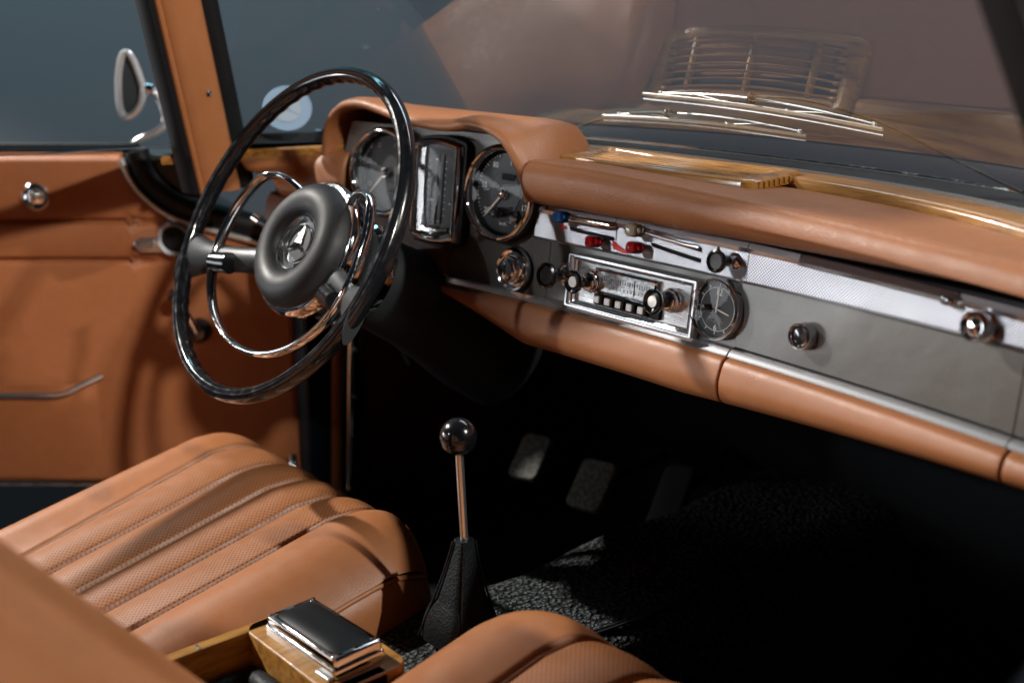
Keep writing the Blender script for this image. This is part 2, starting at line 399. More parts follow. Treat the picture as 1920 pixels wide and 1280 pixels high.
# upper leather pad
zn = lambda x: .1415 - max(0, x + .05) * .036
zw = lambda x: .1405 - .062 * x * x
RB = lambda x: .151 - 1.5 * x ** 4                                  # rear edge of the wood rail
GL = lambda x: .2 - .5 * x * x - .95 * x ** 4                      # foot of the windscreen
GS = lambda x: .1869 + .0119 * x - .0772 * x * x - .7827 * x ** 4 - 3.0 * x ** 6   # foot of the glass itself
def wfront(x): return RB(x) - .053
zr_ = lambda x: .001 + max(0, x - .08) * .018
def padprof(x):
    yf = wfront(x); top = zn(x); w = zw(x) - .0095; base = D(x, 0)[1]
    o_of = lambda y, z: base + S7 * z - y
    return [(.0885 + zr_(x), -.02), (.0885 + zr_(x), .008), (.0890 + zr_(x), .0165), (.0915 + zr_(x), .0265), (.0975 + zr_(x) * .8, .0370), (.1060 + zr_(x) * .5, .0440), (top - .020, .0478), (top - .010, .0470), (top - .0025, .0415), (top + .0015, .031),
            (top * .6 + w * .4 + .001, o_of(base * .5 + yf * .5, w)), (w, o_of(yf, w)), (w - .012, o_of(yf + .02, w)), (w - .03, o_of(yf + .02, w)), (.088, -.05)]
b = MB(); dstrip(b, -.1475, .66, smoothprof(padprof, 4), 60, .012); b.build('upper_pad', M['leather_dash'], dash, 70)
def leftpad(x): 
    p = padprof(-.1); d = .030 + .10 * max(0, -x - .5); return [(a - d if i not in (0, 1, 2, 14) else a - .02, o * .8) for i, (a, o) in enumerate(p)]
def leftpad2(x):
    base = D(x, 0)[1]; yf = wfront(x); w = zw(x) - .006; o_of = lambda y: base + S7 * w - y
    return [(.05, -.02), (.048, .01), (.05, .012), (.060, .018), (.085, .018), (w - .012, .014), (w - .003, .006), (w, o_of(yf * .5 + base * .5)), (w, o_of(yf)), (w - .02, o_of(yf + .01)), (.05, -.04)]
b = MB(); dstrip(b, -.628, -.50, smoothprof(leftpad2, 4), 20, .008); b.build('end_pad', M['leather_dash'], dash, 70)
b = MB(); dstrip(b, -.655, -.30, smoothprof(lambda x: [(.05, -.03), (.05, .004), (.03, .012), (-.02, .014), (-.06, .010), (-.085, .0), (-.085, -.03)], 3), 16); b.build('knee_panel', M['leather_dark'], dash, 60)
# wood rail along the foot of the windscreen
def railsec(x):
    z = zw(x); y = wfront(x); return [V(x, y, z - .012), V(x, y - .0015, z - .004), V(x, y + .001, z), V(x, y + .006, z + .0018), V(x, y + .044, z + .002), V(x, y + .052, z), V(x, y + .053, z - .012)]
b = MB(); b.grid([railsec(x) for x in np.linspace(-.68, .62, 64)], cv=True, caps=True); b.build('wood_rail', M['wood'], dash, 50)
# wooden loudspeaker grille
gx, gy = -.012, .072
gz = lambda x, y: .1432 + (y - .04) * .035 - max(0, abs(x - gx) - .12) * .03
GF = Fr((gx, gy, .1380 + .03 * .035), (1, 0, 0), nrm(V(0, 1, .035)), nrm(V(0, -.035, 1)))
def grille_outline(w, h, r, bow=.010):
    return [(x, y - bow * (1 - (2 * x / w) ** 2) * (1 if y < 0 else .9) + bow * .5) for x, y in [p for p in sum([[((1 - t) * a[0] + t * c[0], (1 - t) * a[1] + t * c[1]) for t in np.linspace(0, 1, 6, endpoint=False)] for a, c in zip(rrect(w, h, r), rrect(w, h, r)[1:] + rrect(w, h, r)[:1])], [])]]
go, gi = grille_outline(.292, .092, .012), grille_outline(.252, .066, .007)
b = MB(); b.ring(GF, go, gi, [(0, -.006), (0, .003), (.12, .0052), (.5, .0062), (.88, .0052), (1, .0035), (1, -.006)]); grille = b.build('speaker_grille', M['wood'], dash, 40)
b = MB(); b.prism(GF, gi, -.007, -.0055); b.build('speaker_cloth', M['black'], grille)
for k in range(7):
    y0 = -.0278 + k * .0093; b = MB(); pts = [GF.p(x, y0 - .010 * (1 - (x / .146) ** 2) + .005, .0022) for x in np.linspace(-.128, .128, 22)]
    b.tube(pts, .0017, 8, sy=1.5, up=GF.z); b.build('louvre', M['wood'], grille)
for x in (-.088, .0, .088):
    b = MB(); b.prism(GF.at(x, -.004, 0), rrect(.0062, .068, .001), -.004, .0036, .001); b.build('bar', M['wood'], grille)
for x in (-.122, .122):
    for k in range(8):
        b = MB(); b.prism(GF.at(x, -.0312 + k * .0087, 0), rrect(.010, .0046, .001), -.004, .0046, .001); b.build('end_tooth', M['wood'], grille)
b = MB(); q = [GF.p(.140, y, .002) for y in np.linspace(-.034, .034, 9)]
for k in range(7): b.prism(GF.at(.1455, -.026 + k * .0085, -.001), rrect(.004, .0050, .0008), -.003, .0036, .0006)
b.build('notched_edge', M['wood'], grille)

# instrument cowl (leather binnacle)
lip = [(-.524, -.045, .052), (-.530, -.045, .078), (-.537, -.046, .113), (-.527, -.047, .149), (-.497, -.048, .171), (-.459, -.048, .1775), (-.420, -.047, .174), (-.375, -.046, .1665), (-.312, -.045, .1615), (-.270, -.044, .1625), (-.236, -.044, .1680), (-.203, -.043, .1655), (-.176, -.040, .153), (-.160, -.031, .120), (-.160, -.022, .092)]
L = catmull(lip, 8); sec = [(-.0005, .012), (0, -.0), (0, .030 - .062), (.001, -.040), (.0035, -.0452), (.0075, -.047), (.0115, -.0455), (.0145, -.040), (.016, -.030), (.017, -.012), (.017, .01), (.016, .03), (.013, .055), (.007, .08), (-.006, .105), (-.024, .128)]
rows = []
for i, p in enumerate(L):
    a, c = L[max(0, i - 9)], L[min(len(L) - 1, i + 9)]; t = c - a; t2 = nrm(V(t[0], 0, t[2])); n2 = V(-t2[2], 0, t2[0])
    row = []
    for dn, y in sec:
        yy = p[1] + .047 + y; q = p + n2 * (dn + .002)
        back = max(0., y - .0); cz = .172; k = min(1., back / .128)
        zz = q[2] - .010 * k - .018 * k * k; xx = q[0] + (-.33 - q[0]) * .06 * k * k
        if y > -.03: # smooth the scalloped lip out towards the back
            w = min(1., (y + .03) / .05); arch = .1775 + .012 - max(0, abs(xx + .34) - .14) ** 2 * 6
            g = min(1, max(0, (q[2] - .125) / .045)); g = g * g * (3 - 2 * g); w = w * w * (3 - 2 * w) * g
            zz = zz * (1 - w) + (min(arch, .187) - .010 * k - .02 * k * k) * w
        row.append(V(xx, yy, zz))
    rows.append(row)
b = MB(); b.grid(rows); b.build('instrument_cowl', M['leather_dash'], dash, 80)
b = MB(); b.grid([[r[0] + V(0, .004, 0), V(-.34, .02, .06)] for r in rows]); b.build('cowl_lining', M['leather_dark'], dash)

# round gauges
def gauge(name, x, z, nums, needle_deg, extra):
    F = DF(x, z, 0); R = .0575
    b = MB(); b.lathe(F, [(R, -.002), (R, .014), (R + .0012, .0155), (R + .0015, .018), (R, .0215), (R - .0028, .0228), (R - .0052, .021), (R - .006, .018), (R - .0064, .006)], 72); g = b.build(name, M['chrome'], dash, 60)
    b = MB(); b.lathe(F, [(R + .002, -.001), (R + .0022, .013), (R + .0005, .0145)], 64); b.build('sleeve', M['rubber'], g)
    b = MB(); b.lathe(F, [(R - .0064, .0125), (R - .0075, .0085), (R - .0095, .007)], 64); b.build('dial_rim', M['black'], g)
    b = MB(); b.lathe(F, [(R - .006, .0055), (0.0001, .0055)], 64); b.build('dial', M['dial'], g)
    b = MB(); b.lathe(F, [(.0255, .0056), (.025, .0066), (.0001, .0066)], 48); b.build('dial_centre', M['dial_mid'], g)
    b = MB()
    for a, t in nums: b.text(F.at(.0385 * math.cos(math.radians(a)), .0385 * math.sin(math.radians(a)), 0), t, .0098, .0060)
    for i in range(51):
        a = math.radians(-62 + 284 * i / 50); r0 = .0445 if i % 5 == 0 else .0465
        Fq = F.rot(math.degrees(a)); b.prism(Fq.at((r0 + .0485) / 2, 0, 0), rrect(.0485 - r0, .0007, .0002, 1), .0056, .0060)
    for t, px, pz, sz in extra: b.text(F.at(px, pz, 0), t, sz, .0060)
    b.build('dial_print', M['white'], g)
    b = MB(); q = F.rot(needle_deg); b.prism(q.at(.018, 0, 0), [(-.018, -.0016), (.022, -.0007), (.022, .0007), (-.018, .0016)], .0095, .0105); b.build('needle', M['needle'], g)
    b = MB(); b.lathe(F, [(.0075, .007), (.0075, .011), (.006, .0125), (.0055, .0125), (.005, .0145), (.003, .016), (.0001, .0163)], 32); b.build('needle_hub', M['chrome'], g)
    b = MB(); b.lathe(F, [(R - .0065, .0165), (.02, .0178), (.0001, .0181)], 48); b.build('gauge_glass', M['gaugeglass'], g)
    return g, F
tach, TF = gauge('rev_counter', -.4245, .0975, [(208, '10'), (162, '20'), (116, '30'), (70, '40'), (24, '50'), (-22, '60')], 226, [])
speedo, SF = gauge('speedometer', -.2095, .0925, [(218, '20'), (170, '50'), (122, '80'), (74, '110'), (26, '140'), (-22, '170'), (-66, '200')], 226, [('km/h', .0, -.037, .0062)])
b = MB(); b.prism(SF.at(.004, .020, 0), rrect(.022, .008, .001), .0066, .0072); b.build('odometer_window', M['black'], speedo)
b = MB(); b.lathe(SF.at(.014, -.026, 0), [(.0115, .0066), (.0115, .009), (.009, .0115), (.0001, .012)], 32); b.build('trip_boss', M['chrome'], speedo)
b = MB(); q = SF.at(.019, -.021, 0); b.lathe(q, [(.0055, .018), (.0065, .020), (.0068, .040), (.0055, .043), (.0001, .0435)], 20); b.build('trip_knob', M['bakelite'], speedo)
b = MB(); b.lathe(q, [(.0035, .0425), (.0035, .0445), (.0001, .0447)], 16); b.build('trip_cap', M['chrome'], speedo)
# middle instrument block
F = DF(-.3195, .0835, 0)
def barrel(w, h, bow, n=12):
    o = []
    for t in np.linspace(-1, 1, n): o.append((t * w / 2, -h / 2 - bow * (1 - t * t)))
    for t in np.linspace(1, -1, n): o.append((t * w / 2, h / 2 + bow * (1 - t * t)))
    return o
def roundpoly(p, it=2):
    for _ in range(it):
        q = []
        for i in range(len(p)):
            a, c = np.array(p[i]), np.array(p[(i + 1) % len(p)]); d = np.linalg.norm(c - a)
            if d > .012: q += [tuple(a + (c - a) * .0025 / d), tuple(c - (c - a) * .0025 / d)]
            else: q += [tuple(a * .75 + c * .25), tuple(a * .25 + c * .75)]
        p = q
    return p
po = roundpoly(barrel(.083, .122, .006)); pi_ = roundpoly(barrel(.069, .106, .0055))
b = MB(); b.ring(F, po, pi_, [(0, -.001), (0, .019), (.15, .0235), (.4, .0255), (.7, .0245), (.95, .021), (1, .004)]); mid = b.build('fuel_and_oil_gauge', M['chrome'], dash, 50)
b = MB(); b.prism(F, inset(po, -.004), -.001, .014, .002); b.build('surround', M['rubber'], mid)
b = MB(); b.prism(F, pi_, .0035, .0145); b.build('gauge_face', M['dial'], mid)
b = MB()
for x, y, w, h in ((-.010, -.012, .007, .0022), (.023, -.014, .004, .002), (.004, -.038, .006, .0016), (-.004, .040, .005, .0014)): b.prism(F.at(x, y, 0), rrect(w, h, .0005, 2), .0146, .0152)
for x in (-.018, .012):
    for k in range(9): b.prism(F.at(x, -.03 + k * .0085, 0), rrect(.0025, .0006, .0002, 1), .0146, .0150)
b.build('gauge_marks', M['white'], mid)
for x in (-.002, .0075): 
    b = MB(); b.prism(F.at(x, .002, 0), rrect(.0016, .088, .0005, 2), .0146, .016); b.build('gauge_divider', M['dial_mid'], mid)
b = MB(); b.prism(F.at(0, -.049, 0), [(-.026, -.003), (-.012, -.005), (0, -.010), (.012, -.005), (.026, -.003), (.022, .005), (.006, .002), (0, .005), (-.006, .002), (-.022, .005)], .0146, .0185, .0012); b.build('gauge_foot', M['chrome'], mid)
b = MB(); b.grid([[F.p(x, y, .0235 - (x / .037) ** 2 * .003) for y in (-.053, 0, .053)] for x in np.linspace(-.036, .036, 9)]); b.build('gauge_glass', M['gaugeglass'], mid)
# clock
F = DF(.1285, .0135, 0); R = .0325
b = MB(); b.lathe(F, [(R, -.001), (R, .009), (R - .0005, .0115), (R - .0018, .0128), (R - .0030, .0118), (R - .0034, .005)], 64); clock = b.build('clock', M['chrome'], dash, 60)
b = MB(); b.lathe(F, [(R - .0030, .0045), (.0001, .0045)], 48); b.build('dial', M['dial'], clock)
b = MB(); b.text(F.at(.0, .0175, 0), '12', .0098, .005); b.text(F.at(.0, -.0195, 0), '6', .0085, .005)
for i in range(12): q = F.rot(30 * i); b.prism(q.at(.0248, 0, 0), rrect(.003, .0007, .0002, 1), .0046, .005)
b.ring(F, circle(.0228, 64), circle(.0224, 64), [(0, .0046), (0, .005), (1, .005), (1, .0046)]); b.build('dial_print', M['white'], clock)
b = MB(); q = F.rot(88); b.prism(q.at(.009, 0, 0), [(-.012, -.0007), (.014, -.0005), (.014, .0005), (-.012, .0007)], .0062, .0067); b.build('minute_hand', M['needle'], clock)
b = MB(); q = F.rot(-12); b.prism(q.at(.007, 0, 0), [(-.009, -.0008), (.010, -.0005), (.010, .0005), (-.009, .0008)], .0055, .006); b.build('hour_hand', M['needle'], clock)
b = MB(); b.lathe(F.at(-.011, .0005, 0), [(.0032, .0046), (.0032, .014), (.0025, .015), (.0001, .0152)], 16); b.build('setting_knob', M['bakelite'], clock)
b = MB(); b.lathe(F, [(R - .0030, .0100), (.0001, .0110)], 40); b.build('clock_glass', M['gaugeglass'], clock)
# ignition lock
F = DF(-.1835, .0035, 0)
b = MB(); b.lathe(F, [(.026, -.001), (.026, .006), (.0255, .010), (.0235, .0125), (.021, .0115), (.0185, .0105), (.0180, .015), (.0165, .0175), (.0142, .0165), (.0135, .0145)], 56); ign = b.build('ignition_lock', M['chrome'], dash, 50)
b = MB(); b.lathe(F, [(.0275, -.001), (.0278, .005), (.0255, .006)], 48); b.build('lock_sleeve', M['rubber'], ign)
b = MB(); b.lathe(F, [(.0138, .014), (.0135, .0195), (.0115, .0215), (.0001, .0218)], 40); b.build('lock_barrel', M['chrome'], ign)
b = MB(); b.prism(F, rrect(.0026, .0125, .0008), .0205, .0222); b.build('key_slot', M['black'], ign)
# pull knob beside the radio
def pullknob(name, x, z, r, depth, cap, parent):
    F = DF(x, z, 0)
    b = MB(); b.lathe(F, [(r * .85, 0), (r * .9, .003), (r * .72, .006), (r * .42, .008), (r * .40, depth * .5)], 36); base = b.build(name, M['chrome'], parent, 50)
    b = MB(); b.lathe(F, [(r * .38, depth * .38), (r * .50, depth * .45), (r * .55, depth * .62), (r * .82, depth * .80), (r, depth * .93), (r * .97, depth), (r * .80, depth * 1.03), (r * .72, depth * .98), (r * .68, depth * .93)], 40); b.build('grip', M['bakelite'], base, 50)
    b = MB(); b.lathe(F, [(r * .70, depth * .93), (r * .66, depth * .965), (.0001, depth * .955)], 32); b.build('cap', cap, base)
    return base
pullknob('pull_knob', -.1005, .0105, .0155, .036, M['plastic'], dash)
# heater levers: slots and clear knobs on the knurled strip
def slot(x0, z0, x1, z1, w=.0042):
    b = MB(); n = 12; rows = []
    for t in np.linspace(0, 1, n):
        x = x0 + (x1 - x0) * t; z = z0 + (z1 - z0) * t - .0004 * math.sin(math.pi * t)
        rows.append([D(x, z - w / 2, .0035), D(x, z - w / 2, .0056), D(x, z + w / 2, .0061), D(x, z + w / 2, .0035)])
    b.grid(rows, cv=True, caps=True); b.build('lever_slot', M['black'], dash)
slot(-.098, .0655, -.029, .0630); slot(-.075, .0775, -.029, .0775, .004); slot(.020, .0765, .098, .0700); slot(.028, .0655, .098, .0590)
def lever(x, z, m, nm='heater_lever', w=.0145, h=.0125):
    F = DF(x, z, .005); b = MB(); b.lathe(F, [(.003, 0), (.003, .012)], 12)
    st = b.build(nm, M['chrome'], dash)
    b = MB(); b.prism(F, rrect(w * .7, h * .7, .003), .006, .012, .001); b.prism(F, rrect(w, h, .0045), .0118, .026, .0045, 4)
    b.build('lever_knob', m, st, 50)
lever(-.0985, .0785, M['blue'], w=.0155, h=.0135); lever(-.0445, .0580, M['redlens'], w=.0135, h=.013); lever(.0155, .0790, M['amber'], w=.0165, h=.014); lever(.0185, .0610, M['redlens'], w=.0150, h=.0130)
b = MB(); b.tube([D(-.088, .0795, .017), D(-.03, .0785, .012), D(-.028, .0785, .008)], .0042, 10); b.build('lever_arm', M['chrome'], dash)
b = MB(); b.tube([D(.024, .0785, .014), D(.08, .0735, .010), D(.095, .0725, .006)], .0024, 10); b.build('lever_arm', M['satin'], dash)
b = MB(); b.prism(DF(-.1095, .0652, .0045), [(-.004, -.004), (.006, -.001), (.006, .001), (-.004, .004)], 0, .0012); b.build('red_mark', M['red'], dash); b = MB(); b.prism(DF(.1175, .0640, .0045), [(.004, -.0045), (.004, .0045), (-.004, .0)], 0, .0012); b.build('red_mark', M['red'], dash); b = MB()
b.prism(DF(-.018, .0555, .0045), [(-.013, .006), (.012, -.004), (.010, -.006), (-.010, -.003)], 0, .0012); b.build('red_mark', M['red'], dash)
pullknob('fan_switch', .1425, .0655, .0118, .034, M['dial'], dash)
b = MB(); b.prism(DF(.120, .0735, .0045), rrect(.0022, .009, .0008, 2), 0, .0012); b.build('switch_mark', M['black'], dash)
# glove box push button and lock knob
F = DF(.2415, .0105, .002)
b = MB(); b.lathe(F, [(.0135, -.001), (.0135, .009), (.0125, .0125), (.0108, .0135), (.0092, .012), (.0088, .008)], 40); gb = b.build('push_button', M['chrome'], glove, 50)
b = MB(); b.lathe(F, [(.0092, .008), (.0085, .010), (.0001, .0112)], 32); b.build('button_centre', M['bakelite'], glove)
F = DF(.4285, .0615, .004)
b = MB(); b.lathe(F, [(.0125, -.001), (.0125, .004), (.010, .006), (.0095, .012), (.0128, .016), (.0128, .0205), (.011, .0225), (.0085, .021), (.0075, .0185), (.004, .0190), (.0001, .0195)], 40); b.build('turn_knob', M['chrome'], dash, 50)

# ================================================================== RADIO
radio = thing('radio', 'chrome car radio with five white push buttons in the middle of the dashboard', 'radio', tuple(D(.0065, -.024)))
F = DF(.0065, .0075, 0)
po, pi_ = rrect(.194, .062, .0015, 2), rrect(.168, .046, .001, 2)
b = MB(); b.ring(F, po, pi_, [(0, 0), (0, .010), (.12, .0135), (.28, .0135), (.33, .0105), (.45, .0105), (.5, .0125), (.68, .0115), (.72, .009), (.9, .008), (1, .0065), (1, .002)]); b.build('bezel', M['satin'], radio, 20)
b = MB(); b.prism(F, pi_, .001, .0042); b.build('faceplate', M['steel'], radio)
Fd = F.at(-.0085, .0055, 0)
b = MB(); b.ring(Fd, rrect(.094, .030, .002, 3), rrect(.086, .0225, .001, 3), [(0, .004), (0, .009), (.5, .0105), (1, .008), (1, .0045)]); b.build('dial_frame', M['chrome'], radio, 30)
b = MB(); b.prism(Fd, rrect(.086, .0225, .001, 3), .004, .0056); disp = b.build('dial_window', M['shade'], radio)
b = MB()
for k in range(22): b.prism(Fd.at(-.038 + k * .0036, .0035, 0), rrect(.0005, .0035 if k % 4 else .006, .0001, 1), .0057, .006)
for k in range(14): b.prism(Fd.at(-.036 + k * .0055, -.005, 0), rrect(.0005, .003, .0001, 1), .0057, .006)
b.prism(Fd.at(.012, 0, 0), rrect(.0007, .017, .0002, 1), .0057, .0062); b.build('dial_scale', M['dial'], disp)
b = MB(); b.prism(F.at(-.004, -.0150, 0), rrect(.100, .0135, .002, 3), .004, .0085, .001); b.build('button_tray', M['rubber'], radio)
for k in range(5):
    q = F.at(-.0425 + k * .0168, -.0145, 0)
    b = MB(); b.prism(q, rrect(.0128, .0108, .0012, 3), .008, .0145, .0012); k2 = b.build('push_button', M['bakelite'], radio)
    b = MB(); b.prism(q.at(-.0005, .0003, 0), rrect(.0084, .0078, .001, 3), .0140, .0162, .0008); b.build('button_face', M['ivory'], k2)
for x in (-.060, .0605):
    q = F.at(x, .0035, 0)
    b = MB(); b.lathe(q, [(.0135, .003), (.0135, .009), (.0125, .011), (.0112, .0115), (.0112, .015), (.010, .0165), (.006, .017)], 40); kb = b.build('radio_knob', M['chrome'], radio, 45)
    b = MB(); b.lathe(q, [(.0072, .016), (.0075, .026), (.0095, .031), (.0130, .0355), (.0134, .0385), (.0118, .0402), (.0092, .0385), (.0062, .0368)], 36); b.build('grip', M['bakelite'], kb, 50)
    b = MB(); b.lathe(q, [(.0064, .0362), (.0061, .0392), (.0001, .0400)], 32); b.build('cap', M['ivory'], kb)

# ================================================================== STEERING WHEEL
wc = V(-.335, -.236, .058); t30 = math.radians(30)
WF = Fr(wc, (1, 0, 0), (0, math.sin(t30), math.cos(t30)), (0, -math.cos(t30), math.sin(t30)))
wheel = thing('steering_wheel', 'large thin-rimmed black steering wheel with padded hub and chrome horn ring', 'steering wheel', tuple(wc))
rows = []
NS, NC = 240, 28
for i in range(NS):
    a = 2 * math.pi * i / NS; row = []
    sc = .5 + .5 * math.cos(a * 54)
    for j in range(NC):
        t = 2 * math.pi * j / NC; r = .0103
        cr, ch = math.cos(t), math.sin(t)              # cr>0 outer, ch>0 towards the driver
        if cr < -.15 and ch < .55: r += -.0016 * sc * min(1, (-cr - .15) / .4)
        for g in (math.radians(62), math.radians(92)):
            d = abs((t - g + math.pi) % (2 * math.pi) - math.pi)
            if d < .12: r -= .0009
        row.append(WF.p((.2022 + r * cr * .92) * math.cos(a), (.2022 + r * cr * .92) * math.sin(a), r * ch * 1.08))
    rows.append(row)
b = MB(); b.grid(rows, cu=True, cv=True); b.build('rim', M['bakelite'], wheel, 60)
for sgn in (-1, 1):
    rows = []
    for t in np.linspace(0, 1, 14):
        x = (.045 + .150 * t) * sgn; y = -.030 - .036 * t ** 1.2; h = -.046 + .046 * t ** 1.4
        hw = .024 - .007 * math.sin(math.pi * min(1, t * 1.1)) + .014 * max(0, t - .8) / .2 * .8; th = .011
        rows.append([WF.p(x, y + hw * math.cos(q), h + th * math.sin(q)) for q in (2 * math.pi * j / 18 for j in range(18))])
    b = MB(); b.grid(rows, cv=True, caps=True); b.build('spoke', M['plastic'], wheel, 60)
hub = Fr(WF.p(-.005, -.006, 0), WF.x, WF.y, WF.z)
b = MB(); b.lathe(hub, [(.0345, -.0320), (.036, -.0250), (.041, -.0170), (.049, -.0130), (.057, -.0115), (.066, -.0135), (.0735, -.0195), (.0785, -.0275), (.0800, -.0340), (.0795, -.040)], 72); b.build('hub_pad', M['padblack'], wheel, 70)
b = MB(); b.lathe(hub, [(.0800, -.0345), (.0835, -.035), (.0865, -.039), (.0865, -.047), (.082, -.0495), (.0815, -.052), (.0835, -.055), (.0825, -.062), (.078, -.065)], 72); b.build('hub_ring', M['chrome'], wheel, 40)
b = MB(); b.lathe(hub, [(.078, -.060), (.074, -.078), (.060, -.092), (.058, -.105)], 48); b.build('hub_cup', M['plastic'], wheel)
b = MB(); b.lathe(hub, [(.0365, -.0255), (.0352, -.0225), (.0335, -.0225), (.0322, -.0265), (.032, -.030)], 56); em = b.build('emblem', M['chrome'], wheel)
b = MB(); b.lathe(hub, [(.0330, -.0285), (.0001, -.0280)], 48); b.build('emblem_ground', M['dial'], em)
b = MB(); b.lathe(hub, [(.0265, -.0275), (.0258, -.0245), (.0240, -.0245), (.0233, -.0275)], 56); b.build('emblem_ring', M['chrome'], em)
b = MB()
for a in (90, 210, 330):
    q = hub.rot(a)
    for sg in (-1, 1):
        tip, o, s2 = q.p(.0243, 0, -.0258), q.p(0, 0, -.0205), hub.rot(a + 60 * sg).p(.0042, 0, -.0275)
        i0 = len(b.v); b.v += [tuple(tip), tuple(o), tuple(s2)]; b.face([i0, i0 + 1, i0 + 2])
b.build('emblem_star', M['chrome'], em, 10)
b = MB(); b.lathe(hub, [(.0318, -.0262), (.020, -.0195), (.0001, -.0172)], 48); b.build('emblem_lens', M['gaugeglass'], em)
# horn ring: lower arc whose upper ends turn in to the hub
half = [(0, -.147, -.016), (.050, -.1405, -.015), (.098, -.118, -.014), (.133, -.082, -.013), (.1485, -.038, -.012), (.1455, .008, -.012), (.134, .040, -.013), (.119, .0610, -.015), (.099, .0690, -.019), (.076, .0680, -.026), (.055, .0600, -.038), (.040, .050, -.052)]
path = catmull([WF.p(-a - .003, c, h) for a, c, h in half[:0:-1]] + [WF.p(a - .003, c, h) for a, c, h in half], 6)
b = MB(); b.tube(path, .0042, 14, sy=1.75, up=WF.z); b.build('horn_ring', M['chrome'], wheel, 60)
for sgn in (-1, 1):
    b = MB(); b.tube([WF.p(sgn * .140, -.060, -.006), WF.p(sgn * .128, -.058, -.010), WF.p(sgn * .112, -.055, -.014)], [.011, .013, .014], 14); b.build('ring_bracket', M['bakelite'], wheel)

# ================================================================== STEERING COLUMN
col = thing('steering_column', 'dark grey steering column shroud running from the wheel hub under the dashboard', 'steering column', (-.335, .05, -.08))
prof = [(.052, -.098), (.056, -.104), (.058, -.13), (.060, -.17), (.064, -.22), (.072, -.27), (.084, -.33), (.090, -.40)]
b = MB(); b.lathe(Fr(hub.o, hub.x * .86, hub.y * 1.0, hub.z), prof, 48, caps=True); b.build('shroud', M['plastic'], col)
b = MB(); b.lathe(hub, [(.058, -.104), (.064, -.108), (.066, -.118), (.064, -.130), (.057, -.134)], 48); b.build('collar', M['chrome'], col, 40)
b = MB(); b.tube(catmull([hub.p(-.05, -.02, -.125), hub.p(-.10, .0, -.112), hub.p(-.16, .018, -.098), hub.p(-.205, .026, -.085)], 5), [.008] * 5 + [.006] * 5 + [.0062] * 6, 12); b.build('indicator_stalk', M['plastic'], col)
b = MB(); b.tube([hub.p(-.202, .0255, -.086), hub.p(-.214, .028, -.082)], .0068, 12); b.build('stalk_tip', M['chrome'], col)
b = MB(); b.prism(Fr(hub.p(.030, -.058, -.095), hub.x, hub.y, hub.z), rrect(.055, .032, .008), -.02, .012, .004); b.build('column_switch', M['plastic'], col)
b = MB(); b.lathe(Fr(hub.p(.020, -.055, -.083), hub.x, hub.y, hub.z), [(.0065, 0), (.0062, .004), (.004, .0055), (.0001, .0056)], 20); b.build('switch_screw', M['chrome'], col)
b = MB(); b.prism(DF(-.345, .022, .002), rrect(.030, .010, .004), 0, .014, .003); b.build('column_clamp', M['rubber'], col)

# ================================================================== GEAR LEVER
gear = thing('gear_lever', 'gear lever with round black knob on a chrome rod and black leather boot', 'gear lever', (0, -.25, -.335))
kp, rp, bp = V(0, -.246, -.1015), V(.002, -.2415, -.215), V(.002, -.250, -.322)
F = frame_z(kp, kp - rp)
b = MB(); b.lathe(F, [(.0001, .0190)] + [(.0190 * math.cos(math.radians(a)), .0190 * math.sin(math.radians(a))) for a in range(75, -26, -6)] + [(.0175, -.0085), (.0174, -.0092), (.0168, -.0105), (.0125, -.0155), (.0068, -.0185), (.0045, -.0195)], 48); b.build('knob', M['bakelite'], gear, 50)
b = MB(); b.tube([kp + (rp - kp) * .13, kp + (rp - kp) * .6, rp + (rp - kp) * .1], .0042, 16); b.build('rod', M['satin'], gear)
rows = []
NB = 48
for t in np.linspace(0, 1, 26):
    c = rp * (1 - t) + bp * t; hw = .0082 + .0245 * t ** 1.25 + .003 * max(0, math.sin((t - .6) * math.pi * 2.5)) * (t > .6); row = []
    for j in range(NB):
        a = 2 * math.pi * (j + .5) / NB + math.radians(10); e = 4.5; cx, sy = math.cos(a), math.sin(a)
        r = hw / (abs(cx) ** e + abs(sy) ** e) ** (1 / e)
        r *= 1 + .015 * math.sin(a * 3 + t * 7) * t + .012 * math.sin(a * 5 - t * 9) * t * t
        if abs(((math.degrees(a) - 45 + 45) % 90) - 45) < 5: r *= 1.03
        row.append(c + V(r * cx, r * sy * 1.05, .010 * t * t * (1 - t) * math.sin(2 * a)))
    rows.append(row)
b = MB(); b.grid(rows, cv=True, caps=True); boot = b.build('boot', M['blackleather'], gear, 60)
for k in range(4):
    a = math.radians(45 + 90 * k + 10); b = MB()
    b.tube([(rp * (1 - t) + bp * t) + (.0094 + .0262 * t ** 1.25) * 1.19 * V(math.cos(a), math.sin(a) * 1.05, 0) for t in np.linspace(.02, .98, 12)], .0013, 8); b.build('seam', M['blackleather'], boot)

